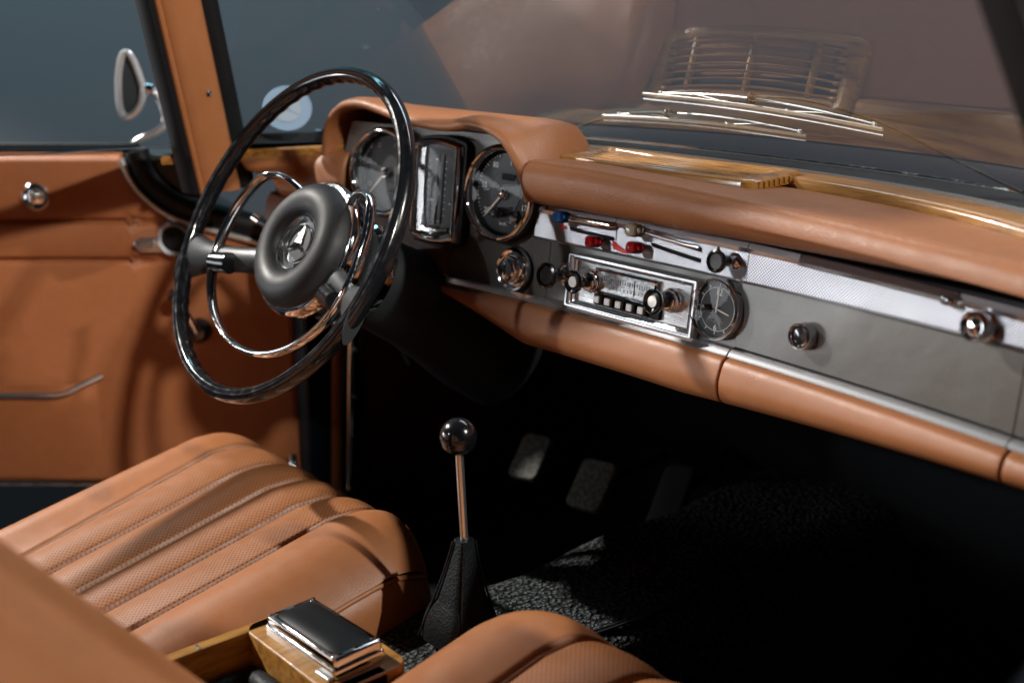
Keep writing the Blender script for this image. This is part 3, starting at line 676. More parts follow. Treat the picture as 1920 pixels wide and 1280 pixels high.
# ================================================================== SEATS
def zprof(y): return -.255 - .21 * max(0, -.28 - y) 
def make_seat(name, label, mirror, xc, dy=0., dz=0.):
    s = thing(name, label, 'car seat', (xc, -.45, -.5))
    mx = (lambda u: xc + u) if not mirror else (lambda u: xc - u)
    HW = .257                                              # half width; u>0 = side towards the tunnel
    nu, nv = 420, 90
    groovesF = (-.145, -.0725, 0., .0725, .145); groovesR = (-.105, -.045, .02, .08, .145)
    rows, uvs, zones = [], [], []
    for i in range(nv):
        v = i / (nv - 1)                                   # 0 front lip .. 1 rear
        row, uvr, zr = [], [], []
        for j in range(nu):
            u = -HW + 2 * HW * j / (nu - 1)
            yfront = -.178 - .022 * (abs(u) / HW) ** 3
            y = yfront + (-.86 - yfront) * v
            z = zprof(y) + dz
            e = abs(u) / HW
            # cross section: flat pleated centre, fuller bolsters, rounded off outside
            inner = u > 0
            z += .020 * math.exp(-((abs(u) - .185) / .045) ** 2) - .004
            if inner:
                z -= .024 * max(0, (e - .80) / .20) ** 2.2
            else:
                z -= .080 * max(0, (e - .62) / .38) ** 2.0
            # rounded front lip
            d = max(0., .075 - (yfront - y)) / .075
            z -= .040 * d ** 2.4
            # pleats
            w = 0.; fr = min(1, max(0, v * 1.25))
            zone = 0
            gr = [a * (1 - fr) + c * fr for a, c in zip(groovesF, groovesR)]
            for g in gr:
                q = (u - g) / .0034; w += math.exp(-q * q)
            if gr[0] < u < gr[-1]:
                zone = 1
                for a, c in zip(gr, gr[1:]):
                    if a <= u <= c: z += .0095 * math.sin(math.pi * (u - a) / (c - a)) ** .9 
            fade = min(1, (yfront - y) / .035)
            z -= .0095 * w * fade
            shr = 1 - .13 * max(0., 1 - (yfront - y) / .075) ** 2.2
            row.append(V(mx(u * shr), y + dy, z)); uvr.append((u, y)); zr.append(zone)
        rows.append(row); uvs.append(uvr); zones.append(zr)
    b = MB(); b.grid(rows, uv=uvs, zone=zones)
    cush = b.build('cushion', M['leather_perf'], s, 80)
    for k in range(5):                                     # brown cords along the pleat seams, put in as crease shade
        pts = []
        for i in range(4, nv, 3):
            fr = min(1, max(0, i / (nv - 1) * 1.25)); g = groovesF[k] * (1 - fr) + groovesR[k] * fr
            q = rows[i][int(round((g + HW) / (2 * HW) * (nu - 1)))]; pts.append(q + V(-.0006 if mirror else .0006, 0, .0058 - .004 * max(0, 1 - i / 9)))
        b = MB(); b.tube(pts, .0021, 8); b.build('seam', M['crease_shade'], s)
    # side facing: border band running round the inner side and the front
    edge = [rows[i][-1] for i in range(nv - 1, -1, -1)] + [rows[0][j] for j in range(nu - 2, -1, -1)] + [rows[i][0] for i in range(1, nv)]
    # round the corners of the border path
    E = [edge[0]] + [edge[k] for k in range(4, len(edge) - 4, 4)] + [edge[-1]]
    E = [sum(E[max(0, min(len(E) - 1, k + d))] for d in (-1, 0, 1)) / 3 for k in range(len(E))]; E[0] = edge[0]; E[-1] = edge[-1]
    ctr = V(mx(0), -.48 + dy, 0); br = []
    for k, p in enumerate(E):
        a, c = E[max(0, k - 1)], E[min(len(E) - 1, k + 1)]; t = nrm(V(c[0] - a[0], c[1] - a[1], 0)); n = V(t[1], -t[0], 0)
        if n @ V(p[0] - ctr[0], p[1] - ctr[1], 0) < 0: n = -n
        br.append([p + n * w + V(0, 0, dz) for w, dz in ((-.006, -.002), (.002, -.008), (.006, -.030), (.006, -.06), (.000, -.09), (-.012, -.12), (-.03, -.16), (-.05, -.20))])
    b = MB(); b.grid(br); b.build('border', M['leather'], s, 80)
    b = MB(); b.tube([q[0] * .35 + q[1] * .65 + V(0, 0, .0035) for q in br], .0034, 10); b.build('piping', M['leather'], s)
    # backrest
    rows, uvs, zones = [], [], []
    nu2, nv2 = 90, 60
    for i in range(nv2):
        v = i / (nv2 - 1); row, uvr, zr = [], [], []
        for j in range(nu2):
            a = 2 * math.pi * j / nu2; e = 3.4
            cx, sy = math.cos(a), math.sin(a); r = 1 / (abs(cx) ** e + abs(sy) ** e) ** (1 / e)
            u = r * cx; w = r * sy
            top = max(0, (v - .88) / .12); k = math.sqrt(max(0, 1 - top ** 2.2))
            hw = (.245 - .05 * v) * (.25 + .75 * k); th = .062 * (.2 + .8 * k) 
            y0 = -.628 - .36 * v; z0 = -.250 + .44 * v
            lean = nrm(V(0, -.36, .44)); nf = V(0, lean[2], -lean[1])
            bol = .018 * math.exp(-((abs(u) - .78) / .16) ** 2) if w > 0 else 0
            row.append(V(mx(u * hw), 0, 0) + V(0, y0 - (0 if mirror else .19), z0) + nf * (w * th + bol)); uvr.append((u * hw, v * .6)); zr.append(1 if (w > .5 and abs(u) < .62) else 0)
        rows.append(row); uvs.append(uvr + [uvr[0]]); zones.append(zr + [zr[0]])
    rows2 = [r + [r[0]] for r in rows]
    b = MB(); b.grid(rows2, uv=uvs, zone=zones); n = nu2 + 1; b.face([j for j in range(nu2)][::-1]); b.face([(nv2 - 1) * n + j for j in range(nu2)])
    b.build('backrest', M['leather'], s, 80)
    b = MB(); b.prism(Fr((xc, -.50 + dy, -.52), (1, 0, 0), (0, 1, 0), (0, 0, 1)), rrect(.40, .44, .02), .02, .10); b.build('seat_base', M['rubber'], s)
    return s
make_seat('car_seat', 'tan leather driver seat with fluted perforated cushion below the steering wheel', False, -.342)
make_seat('car_seat', 'tan leather passenger seat in front of the camera with blurred backrest at the lower edge', True, .345, -.035, .018)

# ================================================================== CONSOLE BOX AND ASHTRAY
box = thing('console_box', 'open varnished wooden box between the two seats with a black lining', 'storage box', (-.005, -.56, -.40))
x0, x1, y0, y1, zt_, zb_ = -.086, .076, -.80, -.372, -.2745, -.40
def plank(nm, xa, xb, ya, yb, m=M['woodbox'], z0=zb_, z1=zt_):
    b = MB(); b.prism(Fr(((xa + xb) / 2, (ya + yb) / 2, 0), (1, 0, 0), (0, 1, 0), (0, 0, 1)), rrect(xb - xa, yb - ya, .002), z0, z1, .0015); return b.build(nm, m, box)
plank('side_board', x0, x0 + .014, y0, y1 - .020); plank('side_board', x1 - .014, x1, y0, y1 - .020)
b = MB(); F = Fr(((x0 + x1) / 2, -.4105, 0), (1, 0, 0), (0, 1, 0), (0, 0, 1)); b.prism(F, rrect(x1 - x0, .088, .016), zb_, zt_, .002); b.build('front_block', M['woodbox'], box)
plank('floor_board', x0 + .014, x1 - .014, y0, -.455, M['blackleather'], zb_, -.335)
b = MB(); b.tube(catmull([V(x0 + .024, -.46, -.318), V(-.02, -.466, -.308), V(x1 - .024, -.46, -.316)], 6), .012, 10); b.tube([V(x0 + .026, -.468, -.316), V(x0 + .026, -.70, -.316)], .011, 10); b.build('lining', M['blackleather'], box)
b = MB()
for x in (x0 + .005, x0 + .010): b.lathe(Fr((x, -.505, zt_), (1, 0, 0), (0, 1, 0), (0, 0, 1)), [(.0022, -.001), (.0018, .0008), (.0001, .001)], 10)
b.build('pin', M['steel'], box)
ash = thing('ashtray', 'chrome-rimmed ashtray with padded black lid set into the wooden box', 'ashtray', (-.004, -.411, -.2745))
AF = Fr((-.0015, -.4120, -.2745), nrm(V(1, .03, 0)), nrm(V(-.03, 1, 0)), (0, 0, 1))
b = MB(); b.prism(AF, rrect(.119, .058, .004), .0, .0105, .003); b.build('base', M['chrome'], ash)
b = MB(); b.prism(AF.at(0, 0, .0122), rrect(.116, .055, .005), .0, .0082, .0035); b.build('lid_rim', M['chrome'], ash)
b = MB(); b.prism(AF.at(0, 0, .0105), rrect(.110, .049, .004), .0, .0018); b.build('gap', M['black'], ash)
rows = []
for v in np.linspace(-1, 1, 17): rows.append([AF.p(u * .0535, v * .0232, .0195 + .0042 * (1 - abs(u) ** 5) * (1 - abs(v) ** 4) + .0002) for u in np.linspace(-1, 1, 33)])
b = MB(); b.grid(rows); b.build('lid_pad', M['blackleather2'], ash, 70)
for u in (-1, 1):
    for v in (-1, 1):
        b = MB(); b.prism(AF.at(u * .0515, v * .0225, .0195).rot(45 * u * v), rrect(.009, .0042, .0015), 0, .0016, .0008); b.build('lid_corner', M['chrome'], ash)
b = MB(); b.prism(AF.at(.046, -.031, -.001), rrect(.022, .007, .001), 0, .004, .001); b.build('catch', M['steel'], ash)

# ================================================================== CAR BODY
body = thing('car_shell', 'dark car shell with carpeted tunnel and floor, leather covered pillars and windscreen cowl', 'car body', (0, .2, -.52))
b = MB(); b.grid([[V(x, y, -.52 + .30 * max(0, y - .28) ** 1.0) for x in np.linspace(-.72, .72, 20)] for y in np.linspace(-1.3, .42, 30)]); b.build('floor_carpet', M['floormat'], body)
b = MB(); b.grid([[V(x, .42 + (.0 if z > -.3 else 0) + .02 * 0, z) for x in (-.72, 0, .72)] for z in (-.48, -.3, 0, .11)]); b.build('firewall', M['floormat'], body)
rows = []; uvs = []
for y in np.linspace(-1.2, .42, 90):
    zt2 = -.338 + .01 * max(0, y + .02) + .004 * math.sin(y * 23); row = []
    prof = [(-.20, -.52), (-.17, -.50), (-.13, zt2 - .060), (-.108, zt2 - .020), (-.088, zt2 - .004), (-.05, zt2 + .001), (0, zt2 + .002), (.05, zt2 + .001), (.088, zt2 - .004), (.110, zt2 - .022), (.135, zt2 - .062), (.172, -.50), (.20, -.52)]
    row = [V(p[0], y, p[1]) for p in catmull([V(a, c, 0) for a, c in prof], 4)]
    rows.append(row)
b = MB(); b.grid(rows); b.build('tunnel_carpet', M['carpet'], body, 80)
b = MB(); b.tube(catmull([V(.072, -.125, -.3395), V(.0815, -.06, -.339), (V(.087, .02, -.340)), V(.10, .06, -.345)], 6), .0042, 8, sy=.5, up=(0, 0, 1)); b.build('carpet_binding', M['plastic'], body)
b = MB(); b.tube(catmull([V(.0715, -.123, -.3368), V(.081, -.06, -.3362), V(.0865, .02, -.3372)], 30), .0006, 5); b.build('binding_stitch', M['dial_mid'], body)
# side walls
for sg in (-1, 1):
    b = MB(); b.grid([[V(sg * .675, y, z) for z in (-.52, -.2, .05)] for y in (.098, .25, .42)]); b.build('kick_panel', M['leather_dark'], body)
    b = MB(); b.prism(Fr((sg * .71, -.55, 0), (1, 0, 0), (0, 1, 0), (0, 0, 1)), rrect(.10, 1.5, .01), -.56, -.468, .008); b.build('sill', M['rubber'], body)
    b = MB(); b.prism(Fr((sg * .80, .60, 0), (1, 0, 0), (0, 1, 0), (0, 0, 1)), rrect(.23, 1.02, .03), -.5, .055, .03); b.build('front_wing', M['navy'], body)
# left door opening: navy jamb, leather strip with chrome edge
b = MB(); b.prism(Fr((-.715, .040, 0), (1, 0, 0), (0, 1, 0), (0, 0, 1)), rrect(.07, .10, .008), -.47, .06, .004); b.build('door_jamb', M['navy'], body)
b = MB(); b.tube([V(-.683, .036, -.47), V(-.683, .062, .05)], .011, 12); b.build('jamb_piping', M['leather'], body)
b = MB(); b.tube([V(-.676, .058, -.47), V(-.676, .088, .05)], .0075, 10); b.build('jamb_chrome', M['chrome'], body)
b = MB(); b.tube([V(-.668, -.42, -.462), V(-.668, .062, -.462)], .0065, 10); b.build('sill_chrome', M['chrome'], body)
for z in (-.30, -.22): 
    b = MB(); b.lathe(frame_z(V(-.668, .075 + (z + .2) * .05, z), (1, -.4, 0)), [(.004, -.002), (.004, .002), (.0001, .003)], 12); b.build('screw', M['chrome'], body)
b = MB(); b.tube(catmull([V(-.70, -.030, -.385), V(-.69, -.036, -.40), V(-.69, -.034, -.425), V(-.70, -.028, -.437)], 4), .006, 10); b.build('door_catch', M['chrome'], body)
b = MB(); b.tube([V(-.69, .028, -.215), V(-.69, .056, -.218)], .008, 10); b.build('hinge_pin', M['steel'], body)
# A pillars
def pillar(sg, xb, yb, xt, yt, zb2=.06, ztop=.62):
    A, Bp = V(xb, yb, .08), V(xt, yt, .319); dr = (Bp - A) / (Bp[2] - A[2])
    def at(z, dx, dy): return A + dr * (z - .08) + V(dx, dy, 0)
    zs = np.linspace(zb2, ztop, 14)
    sec = [(-.004, -.036), (.003, -.030), (.005, -.018), (.004, .0), (.001, .018), (-.008, .026), (-.03, .026), (-.03, -.036)]
    b = MB(); b.grid([[at(z, -sg * a, c) for a, c in sec] for z in zs], cv=True, caps=True); p = b.build('pillar_trim', M['leather'] if sg < 0 else M['blackleather'], body, 50)
    sec = [(-.010, -.054), (-.003, -.049), (-.004, -.037), (-.03, -.037), (-.03, -.054)]
    b = MB(); b.grid([[at(z, -sg * a, c) for a, c in sec] for z in zs], cv=True, caps=True); b.build('door_seal', M['rubber'], body, 50)
    sec = [(-.010, .027), (-.006, .034), (-.010, .050), (-.02, .056), (-.03, .050), (-.03, .027)]
    b = MB(); b.grid([[at(z, -sg * a, c) for a, c in sec] for z in zs], cv=True, caps=True); b.build('glass_seal', M['rubber'], body, 50)
    sec = [(-.031, -.048), (-.031, .056), (-.046, .048), (-.048, -.022)]
    b = MB(); b.grid([[at(z, -sg * a, c) for a, c in sec] for z in zs], cv=True, caps=True); b.build('pillar', M['navy'], body, 50)
    b = MB(); b.tube([at(z, .0035 * -sg * -1, -.0365) for z in zs], .0042, 8); b.build('pillar_piping', M['leather'] if sg < 0 else M['rubber'], body)
    return at
at = pillar(-1, -.640, -.150, -.575, -.222)
b = MB(); b.lathe(frame_z(at(.20, .006, .002), (1, -.25, .1)), [(.0036, -.002), (.0034, .0012), (.0001, .0018)], 14); b.build('pillar_screw', M['chrome'], body)
pillar(1, .600, -.155, .525, -.235)
# cowl, bonnet, windscreen rubber
def edge(x, dy, dz):
    a = RB(x) if dy < -.01 else max(GS(x), RB(x) + .024)
    return V(x, a + (dy + .022 if dy < -.01 else dy), .128 + dz - .045 * x * x * (1 if dy < -.01 else .4))
b = MB(); xs = np.linspace(-.66, .66, 60)
b.grid([[edge(x, -.024, .004), edge(x, -.020, .014), edge(x, -.006, .016), edge(x, .004, .012), edge(x, .010, .004)] for x in xs]); b.build('windscreen_rubber', M['rubber'], body, 50)
b = MB(); b.tube([edge(x, -.0035, .018) for x in np.linspace(-.60, .60, 60)], .0022, 8); b.build('rubber_bead', M['chrome'], body)
b = MB(); b.grid([[V(x * (1 + .12 * t), GS(x) * (1 - t) + .012 + t * (1.9 - .25 * x * x), .126 - .010 * math.sin(t * math.pi * .5) + .02 * t - .09 * x * x * t - .03 * t * t * 2) for x in np.linspace(-.78, .78, 30)] for t in np.linspace(0, 1, 24)]); b.build('bonnet', M['navy'], body, 60)

# ================================================================== WINDSCREEN
scr = thing('windscreen', 'curved windscreen glass reflecting the wooden grille of the dashboard', 'windscreen', (0, .15, .13))
def rk(x): return .763 - .893 * min(.62, abs(x)) ** 2 + .0238 * x
def G(x, z, off=0.): return V(x, GS(x) - rk(x) * (z - .13) + off, z)
rows = []
for z in np.linspace(.134, .60, 24):
    k = 1 - .30 * (z - .13) / .62
    rows.append([G(x * k, z) for x in np.linspace(-.64, .64, 70)])
b = MB(); b.grid(rows); b.build('pane', M['glass'], scr, 80)
# round sticker inside the glass
c = G(-.583, .175, -.003); tx = nrm(G(-.573, .175) - G(-.593, .175)); ty = nrm(G(-.583, .185) - G(-.583, .165)); n = np.cross(tx, ty); ty = np.cross(n, tx); KF = Fr(c, tx, ty, n)
st = thing('windscreen_sticker', 'round pale blue sticker stuck to the glass behind the steering wheel rim', 'sticker', tuple(c))
b = MB(); b.prism(KF, circle(.034, 48), 0, .0006); b.build('disc', M['sticker'], st)
b = MB(); b.prism(KF, circle(.0195, 40), .0007, .0012); b.build('centre', M['sticker2'], st)
b = MB(); b.ring(KF, circle(.0205, 48), circle(.0192, 48), [(0, .0007), (0, .0014), (1, .0014), (1, .0007)]); b.ring(KF, circle(.0335, 48), circle(.0325, 48), [(0, .0007), (0, .0012), (1, .0012), (1, .0007)])
for a in (90, 210, 330):
    q = KF.rot(a); b.prism(q.at(.009, 0, 0), [(-.010, -.0018), (.010, 0), (-.010, .0018)], .0013, .0018)
b.build('star', M['sticker'], st)

# ================================================================== WIPERS (outside the glass)
def wiper(label, a, bnd, arm, joint, z_off=.012):
    w = thing('windscreen_wiper', label, 'wiper', tuple(arm[-1]), 'windscreen wipers')
    a, c = np.array(a), np.array(bnd); Z = V(0, -.35, 1)
    pts = [a * (1 - t) + c * t + V(0, .004 * math.sin(math.pi * t), .0035 * math.sin(math.pi * t)) for t in np.linspace(0, 1, 14)]
    b = MB(); b.tube(pts, .0013, 8, sy=1.8, up=Z); b.build('blade', M['silver'], w)
    b = MB(); b.tube([p - Z * .0058 for p in pts], .0012, 8, sy=1.2, up=Z); b.build('rubber_lip', M['satin'], w)
    up = lambda t, h: a * (1 - t) + c * t + V(0, .010, h)
    b = MB(); b.tube(catmull([up(.20, .007), up(.34, .0105), up(.50, .0115), up(.66, .010), up(.80, .007)], 5), .0013, 8); b.build('main_bow', M['silver'], w)
    for t0, t1 in ((.06, .36), (.62, .95)):
        b = MB(); b.tube(catmull([up(t0, .003), up(t0 * .5 + t1 * .5, .007), up(t1, .003)], 5), .0010, 8); br = b.build('bow', M['silver'], w)
        for t in (t0, t1): b = MB(); b.prism(Fr(up(t, .003), (1, 0, 0), (0, 1, 0), (0, 0, 1)), rrect(.0045, .0045, .001), -.003, .0025, .001); b.build('claw', M['silver'], br)
    b = MB(); b.tube(catmull(arm, 6), [.0020] * (6 * (len(arm) - 1) + 1), 8); b.build('arm', M['rubber'], w)
    b = MB(); b.lathe(frame_z(np.array(joint), (0, .6, 1)), [(.0055, -.004), (.0055, .004), (.003, .0055), (.0001, .006)], 16); b.build('joint', M['chrome'], w)
wiper('upper wiper with a long dark arm sweeping down to the right behind the glass', (-.1275, .150, .209), (.206, .150, .192),
      [V(.032, .158, .216), V(.10, .155, .216), V(.145, .156, .210), V(.20, .158, .198), V(.27, .158, .174), V(.30, .155, .164), V(.36, .150, .146)], (.036, .152, .214))
wiper('lower wiper lying parallel beneath the longer armed one, close to the cowl', (-.205, .160, .1765), (.093, .178, .1745),
      [V(-.09, .170, .188), V(-.15, .172, .184), V(-.21, .176, .174), V(-.26, .180, .160), V(-.31, .185, .140)], (-.10, .165, .187))

# ================================================================== DRIVER DOOR (swung open)
Rr = V(.6587, .7524, 0); Fh = V(-.7524, .6587, 0); hinge = V(-.70, 0, 0)
DFr = Fr(hinge, Rr, (0, 0, 1), -Fh)          # (u along the door, height, out towards the cabin)
door = thing('car_door', 'open driver door with stitched tan panel, chrome handles and curved front corner', 'car door', (-.70, 0, -.44))
crv = catmull([V(-.262, .094, 0), V(-.2585, .080, 0), V(-.251, .058, 0), V(-.237, .036, 0), V(-.21, .011, 0), V(-.179, -.006, 0), V(-.13, -.022, 0), V(-.074, -.037, 0), V(-.012, -.055, 0)], 6)
cu, cz2 = [p[0] for p in crv], [p[1] for p in crv]
def dtop(u): return .094 if u <= cu[0] else float(np.interp(u, cu, cz2))
us = list(np.linspace(-1.02, -.30, 30)) + list(np.linspace(-.292, -.012, 70)); rows = []
for u in us:
    row = []
    zt3 = dtop(u)
    for t in np.linspace(0, 1, 280):
        z = -.441 + (zt3 + .441) * t; w = 0.
        for g, dp in ((-.008, 1.), (-.069, 1.)):
            f = min(1, max(0, (-.205 - u) / .03)) if g == -.069 or True else 1
            w -= .0085 * f * math.exp(-((z - g) / .0036) ** 2)
        for lo, hi in ((-.069, -.008), (-.008, zt3), (-.44, -.069)):
            if lo < z <= hi: w += .006 * min(1, max(0, (-.205 - u) / .05)) * math.sin(math.pi * (z - lo) / (hi - lo)) ** .6
        w += -.010 * max(0, 1 - (zt3 - z) / .012) ** 2 - .008 * max(0, 1 - (z + .441) / .012) ** 2 - .008 * max(0, (u + .022) / .010) ** 2
        w += .0015 * math.sin(u * 21 + z * 9) + .001 * math.sin(z * 33 - u * 12)
        row.append(DFr.p(u, z, w))
    rows.append(row)
b = MB(); b.grid(rows); b.build('door_panel', M['leather_door'], door, 70)
b = MB(); b.prism(DFr, [(-1.02, -.452), (-.006, -.452), (-.006, -.06), (-.10, .0), (-.15, .030), (-.17, .092), (-1.02, .092)], -.075, -.012, .004); b.build('door_shell', M['shellgrey'], door)
b = MB(); b.tube([DFr.p(u, z, .004) for u, z in zip(cu[3:], cz2[3:])], .0055, 10); b.build('door_edge_chrome', M['silver'], door)
sealp = []
for i in range(0, len(crv)):
    a, c = crv[max(0, i - 1)], crv[min(len(crv) - 1, i + 1)]; t = nrm(c - a); nn = V(-t[1], t[0], 0); sealp.append(DFr.p(crv[i][0] + nn[0] * .021, crv[i][1] + nn[1] * .021, -.008))
b = MB(); b.tube(sealp, .0185, 14); b.build('door_seal', M['rubber'], door)
b = MB(); b.tube([DFr.p(u, .0965, -.012) for u in (-1.02, -.6, -.262)], .005, 8); b.build('window_slot_chrome', M['chrome'], door)
b = MB(); b.tube([DFr.p(u, .0985, -.03) for u in (-1.02, -.6, -.245)], .011, 8); b.build('window_slot_seal', M['rubber'], door)
b = MB(); b.tube([DFr.p(u, -.446, -.004) for u in (-1.02, -.5, -.01)], .003, 8); b.build('bottom_trim', M['steel'], door)
b = MB(); F = DFr.at(-.3955, .031, .004); b.lathe(F, [(.0215, 0), (.0225, .004), (.021, .010), (.017, .013), (.0165, .010), (.013, .010), (.0125, .016), (.009, .019), (.0001, .020)], 40); b.prism(F, rrect(.007, .022, .002), .018, .024, .002); b.build('lock_rosette', M['chrome'], door, 40)
F = DFr.at(-.203, -.043, .006)
b = MB(); b.prism(F, rrect(.086, .024, .006), 0, .010, .004); b.prism(F.at(-.030, .004, 0), rrect(.030, .010, .003), .008, .020, .004); hd = b.build('door_handle', M['satin'], door)
b = MB(); b.ring(F.at(.016, .010, 0), circle(.0265, 40), circle(.0195, 40), [(0, .0), (0, .012), (.4, .017), (1, .010), (1, .001)]); b.build('handle_bow', M['bright'], hd)
b = MB(); b.prism(F.at(.016, .010, 0), circle(.0200, 40), .0, .0105); b.build('handle_recess', M['black'], hd)
F = DFr.at(-.162, -.180, .004)
b = MB(); b.lathe(F, [(.020, 0), (.019, .012), (.012, .020), (.0001, .022)], 28); wd = b.build('window_winder', M['bakelite'], door)
b = MB(); b.tube([F.p(0, 0, .016), F.p(-.012, .035, .024), F.p(-.022, .066, .028)], .006, 10); b.build('crank', M['chrome'], wd)
b = MB(); b.lathe(Fr(F.p(-.022, .066, .022), F.x, F.y, F.z), [(.009, 0), (.010, .010), (.011, .026), (.007, .033), (.0001, .034)], 20); b.build('crank_knob', M['bakelite'], wd)
b = MB(); b.tube(catmull([DFr.p(-1.0, -.280, .028), DFr.p(-.7, -.281, .028), DFr.p(-.45, -.281, .028), DFr.p(-.385, -.280, .026), DFr.p(-.352, -.268, .016), DFr.p(-.322, -.256, .004)], 6), .0058, 10); b.build('door_pull', M['satin'], door)
rows = []
for t in np.linspace(0, 1, 12):
    z = -.268 - .165 * t; ue = -.322 + .004 * t * 0
    rows.append([DFr.p(u, z + (.004 if u < -.36 else .012 * (u + .36) / .04), max(.0015, w * (1 - t) ** .8 + .001)) for u, w in ((-1.0, .028), (-.7, .028), (-.5, .028), (-.39, .026), (-.365, .021), (-.345, .013), (-.330, .006), (-.322 - .0 * t, .001))])
b = MB(); b.grid(rows); b.build('door_pocket', M['leather_door'], door, 60)

# wing mirror outside the door
MU = -.008
mir = thing('wing_mirror', 'small chrome wing mirror on a curved stalk outside the open door', 'mirror', tuple(DFr.p(-.25, .10, -.06)))
out = catmull([V(-.263, .150, 0), V(-.2665, .170, 0), V(-.264, .205, 0), V(-.257, .234, 0), V(-.248, .2415, 0), V(-.239, .230, 0), V(-.231, .205, 0), V(-.228, .188, 0), V(-.232, .168, 0), V(-.243, .152, 0), V(-.255, .146, 0)], 4, True)
b = MB(); b.tube([DFr.p(p[0] + MU, p[1], -.05) for p in out], .0055, 8, closed=True); b.build('mirror_frame', M['bright'], mir)
b = MB(); b.prism(DFr, [(p[0] + MU, p[1]) for p in out], -.053, -.050); b.build('mirror_glass', M['mirror_wall_tint'], mir)
b = MB(); rows = [[DFr.p(MU - .247 + (p[0] + .247) * k, .193 + (p[1] - .193) * k, -.053 - d) for p in out] for k, d in ((1, 0), (.97, .012), (.8, .024), (.45, .031), (.05, .033))]; b.grid(rows, cv=True); b.build('mirror_shell', M['chrome'], mir, 60)
b = MB(); b.tube(catmull([DFr.p(-.240, .186, -.05), DFr.p(-.227, .186, -.055), DFr.p(-.217, .176, -.055), DFr.p(-.208, .157, -.05), DFr.p(-.2065, .141, -.05), DFr.p(-.213, .128, -.05), DFr.p(-.228, .119, -.05), DFr.p(-.250, .109, -.05), DFr.p(-.262, .098, -.05)], 5), [.007] * 8 + [.0045] * 16 + [.0062] * 17, 12); b.build('mirror_stalk', M['bright'], mir)
b = MB(); b.lathe(frame_z(DFr.p(-.229, .187, -.055), DFr.x * 1.), [(.0001, -.010), (.008, -.008), (.0095, 0), (.008, .008), (.0001, .010)], 16); b.build('mirror_joint', M['chrome'], mir)

# ================================================================== PEDALS
def pedal(label, c, w, h, tilt=42, roll=8, m=None):
    n = V(0, -math.cos(math.radians(tilt)), math.sin(math.radians(tilt))); F = frame_z(V(*c), n).rot(roll)
    p = thing('pedal', label, 'pedal', c, 'foot pedals')
    b = MB(); b.prism(F, rrect(w, h, .012), 0, .012, .004)
    b.build('pad', m or M['pedal'], p)
    b = MB(); b.tube([F.p(0, h * .2, -.002), F.p(0, h * .6, -.05), F.p(.0, h * 1.5, -.13)], .007, 10); b.build('pedal_arm', M['rubber'], p)
pedal('pale worn clutch pedal, the leftmost of the pedals', (-.372, .195, -.352), .058, .074)
pedal('grey patterned brake pedal in the middle of the dark footwell', (-.250, .205, -.362), .066, .078)
pedal('dark ribbed accelerator pedal farthest right in the footwell', (-.135, .235, -.375), .050, .150, 48, 14, M['pedal2'])
b = MB(); b.tube(catmull([V(-.59, .13, -.10), V(-.585, .115, -.16), V(-.57, .10, -.20), V(-.55, .10, -.225)], 4), .006, 8); tag(b.build('handbrake_lever', M['rubber']), 'small dark bent lever hanging under the dashboard near the door', 'lever')

# ================================================================== STUDIO
b = MB(); cx, cy = .885, -.949
b.grid([[V(cx + 5.2 * math.sin(a), cy + 5.2 * math.cos(a), z) for z in (-1.1, -.8, 0, 1, 2, 3, 4.2)] for a in np.radians(np.linspace(-110, 30, 40))]); wl = b.build('backdrop', M['backdrop']); wl['kind'] = 'structure'; wl['label'] = 'plain dim studio wall behind the car'
b = MB(); b.grid([[V(x, y, -1.1) for x in (-7, 0, 7)] for y in (-7, 0, 7)]); fl = b.build('ground', M['studio_floor']); fl['kind'] = 'structure'; fl['label'] = 'dark studio floor under the car'

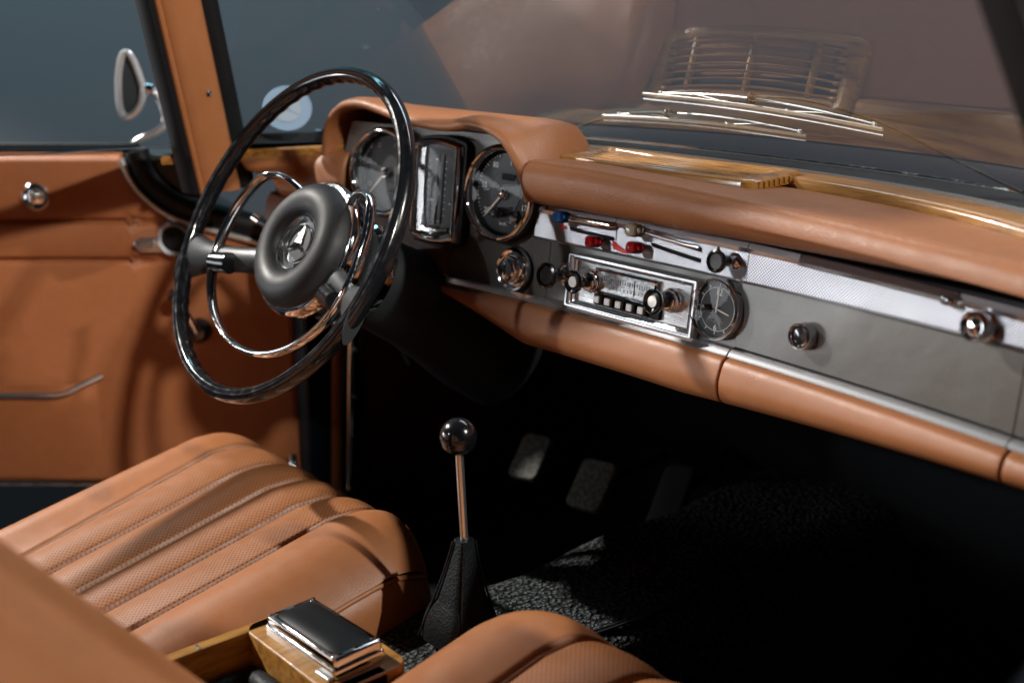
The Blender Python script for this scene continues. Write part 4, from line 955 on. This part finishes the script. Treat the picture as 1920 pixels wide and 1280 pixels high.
# ================================================================== LIGHTS
def lamp(name, kind, loc, target, power, color, size=.1, spot=40, blend=.4, sy=None):
    l = bpy.data.lights.new(name, kind); o = bpy.data.objects.new(name, l); COL.objects.link(o); o.location = loc
    o.rotation_euler = (Vector(target) - Vector(loc)).to_track_quat('-Z', 'Y').to_euler(); l.energy = power; l.color = color
    if kind == 'SPOT': l.spot_size = math.radians(spot); l.spot_blend = blend; l.shadow_soft_size = size
    if kind == 'AREA':
        l.size = size
        if sy: l.shape = 'RECTANGLE'; l.size_y = sy
    return o
lamp('spot_lamp', 'SPOT', (2.75, .82, 1.95), (-.2, -.2, -.1), 430, (1, .95, .88), .05, 40)
lamp('spot_lamp', 'SPOT', (2.6, -.95, 1.9), (-.95, -.35, .16), 380, (1, .95, .88), .10, 21, .4)
lamp('spot_lamp', 'SPOT', (-2.75, -1.35, 2.0), (.1, -.1, -.05), 820, (1, .95, .89), .05, 36)
lamp('softbox_lamp', 'AREA', (-2.62, -2.55, -.08), (-.1, 0, .0), 15, (.92, .96, 1), 1.1, sy=.74)
lamp('softbox_lamp', 'AREA', (-.9, 1.6, 2.4), (-.1, 0, .1), 14, (.80, .90, 1), 1.2, sy=.4)
lamp('spot_lamp', 'SPOT', (-.7, -3.2, 1.25), (.1, -.1, .42), 210, (.93, .96, 1), .06, 19.3)
lamp('spot_lamp', 'SPOT', (-3.0, -2.15, .08), (.0, 0, .06), 60, (.95, .97, 1), .20, 30, .3)  # unseen low spot, added for highlights on the knurled strip
lamp('wall_lamp', 'AREA', (-2.4, .2, 2.7), (-3.9, 1.3, .5), 33, (.34, .78, .95), 1.0)
lamp('wall_lamp', 'AREA', (.1, 2.3, 2.7), (-1.2, 3.8, .4), 36, (1, .74, .80), 1.0)

# ================================================================== CAMERA
cam = bpy.data.cameras.new('Camera'); co = bpy.data.objects.new('Camera', cam); COL.objects.link(co); SC.camera = co
co.location = (.885, -.949, .321); co.rotation_euler = (math.radians(74), 0, math.radians(48.8))
cam.sensor_width = 36; cam.lens = 42.0; cam.clip_start = .02; cam.clip_end = 100
cam.dof.use_dof = True; cam.dof.focus_distance = 1.30; cam.dof.aperture_fstop = 2.9
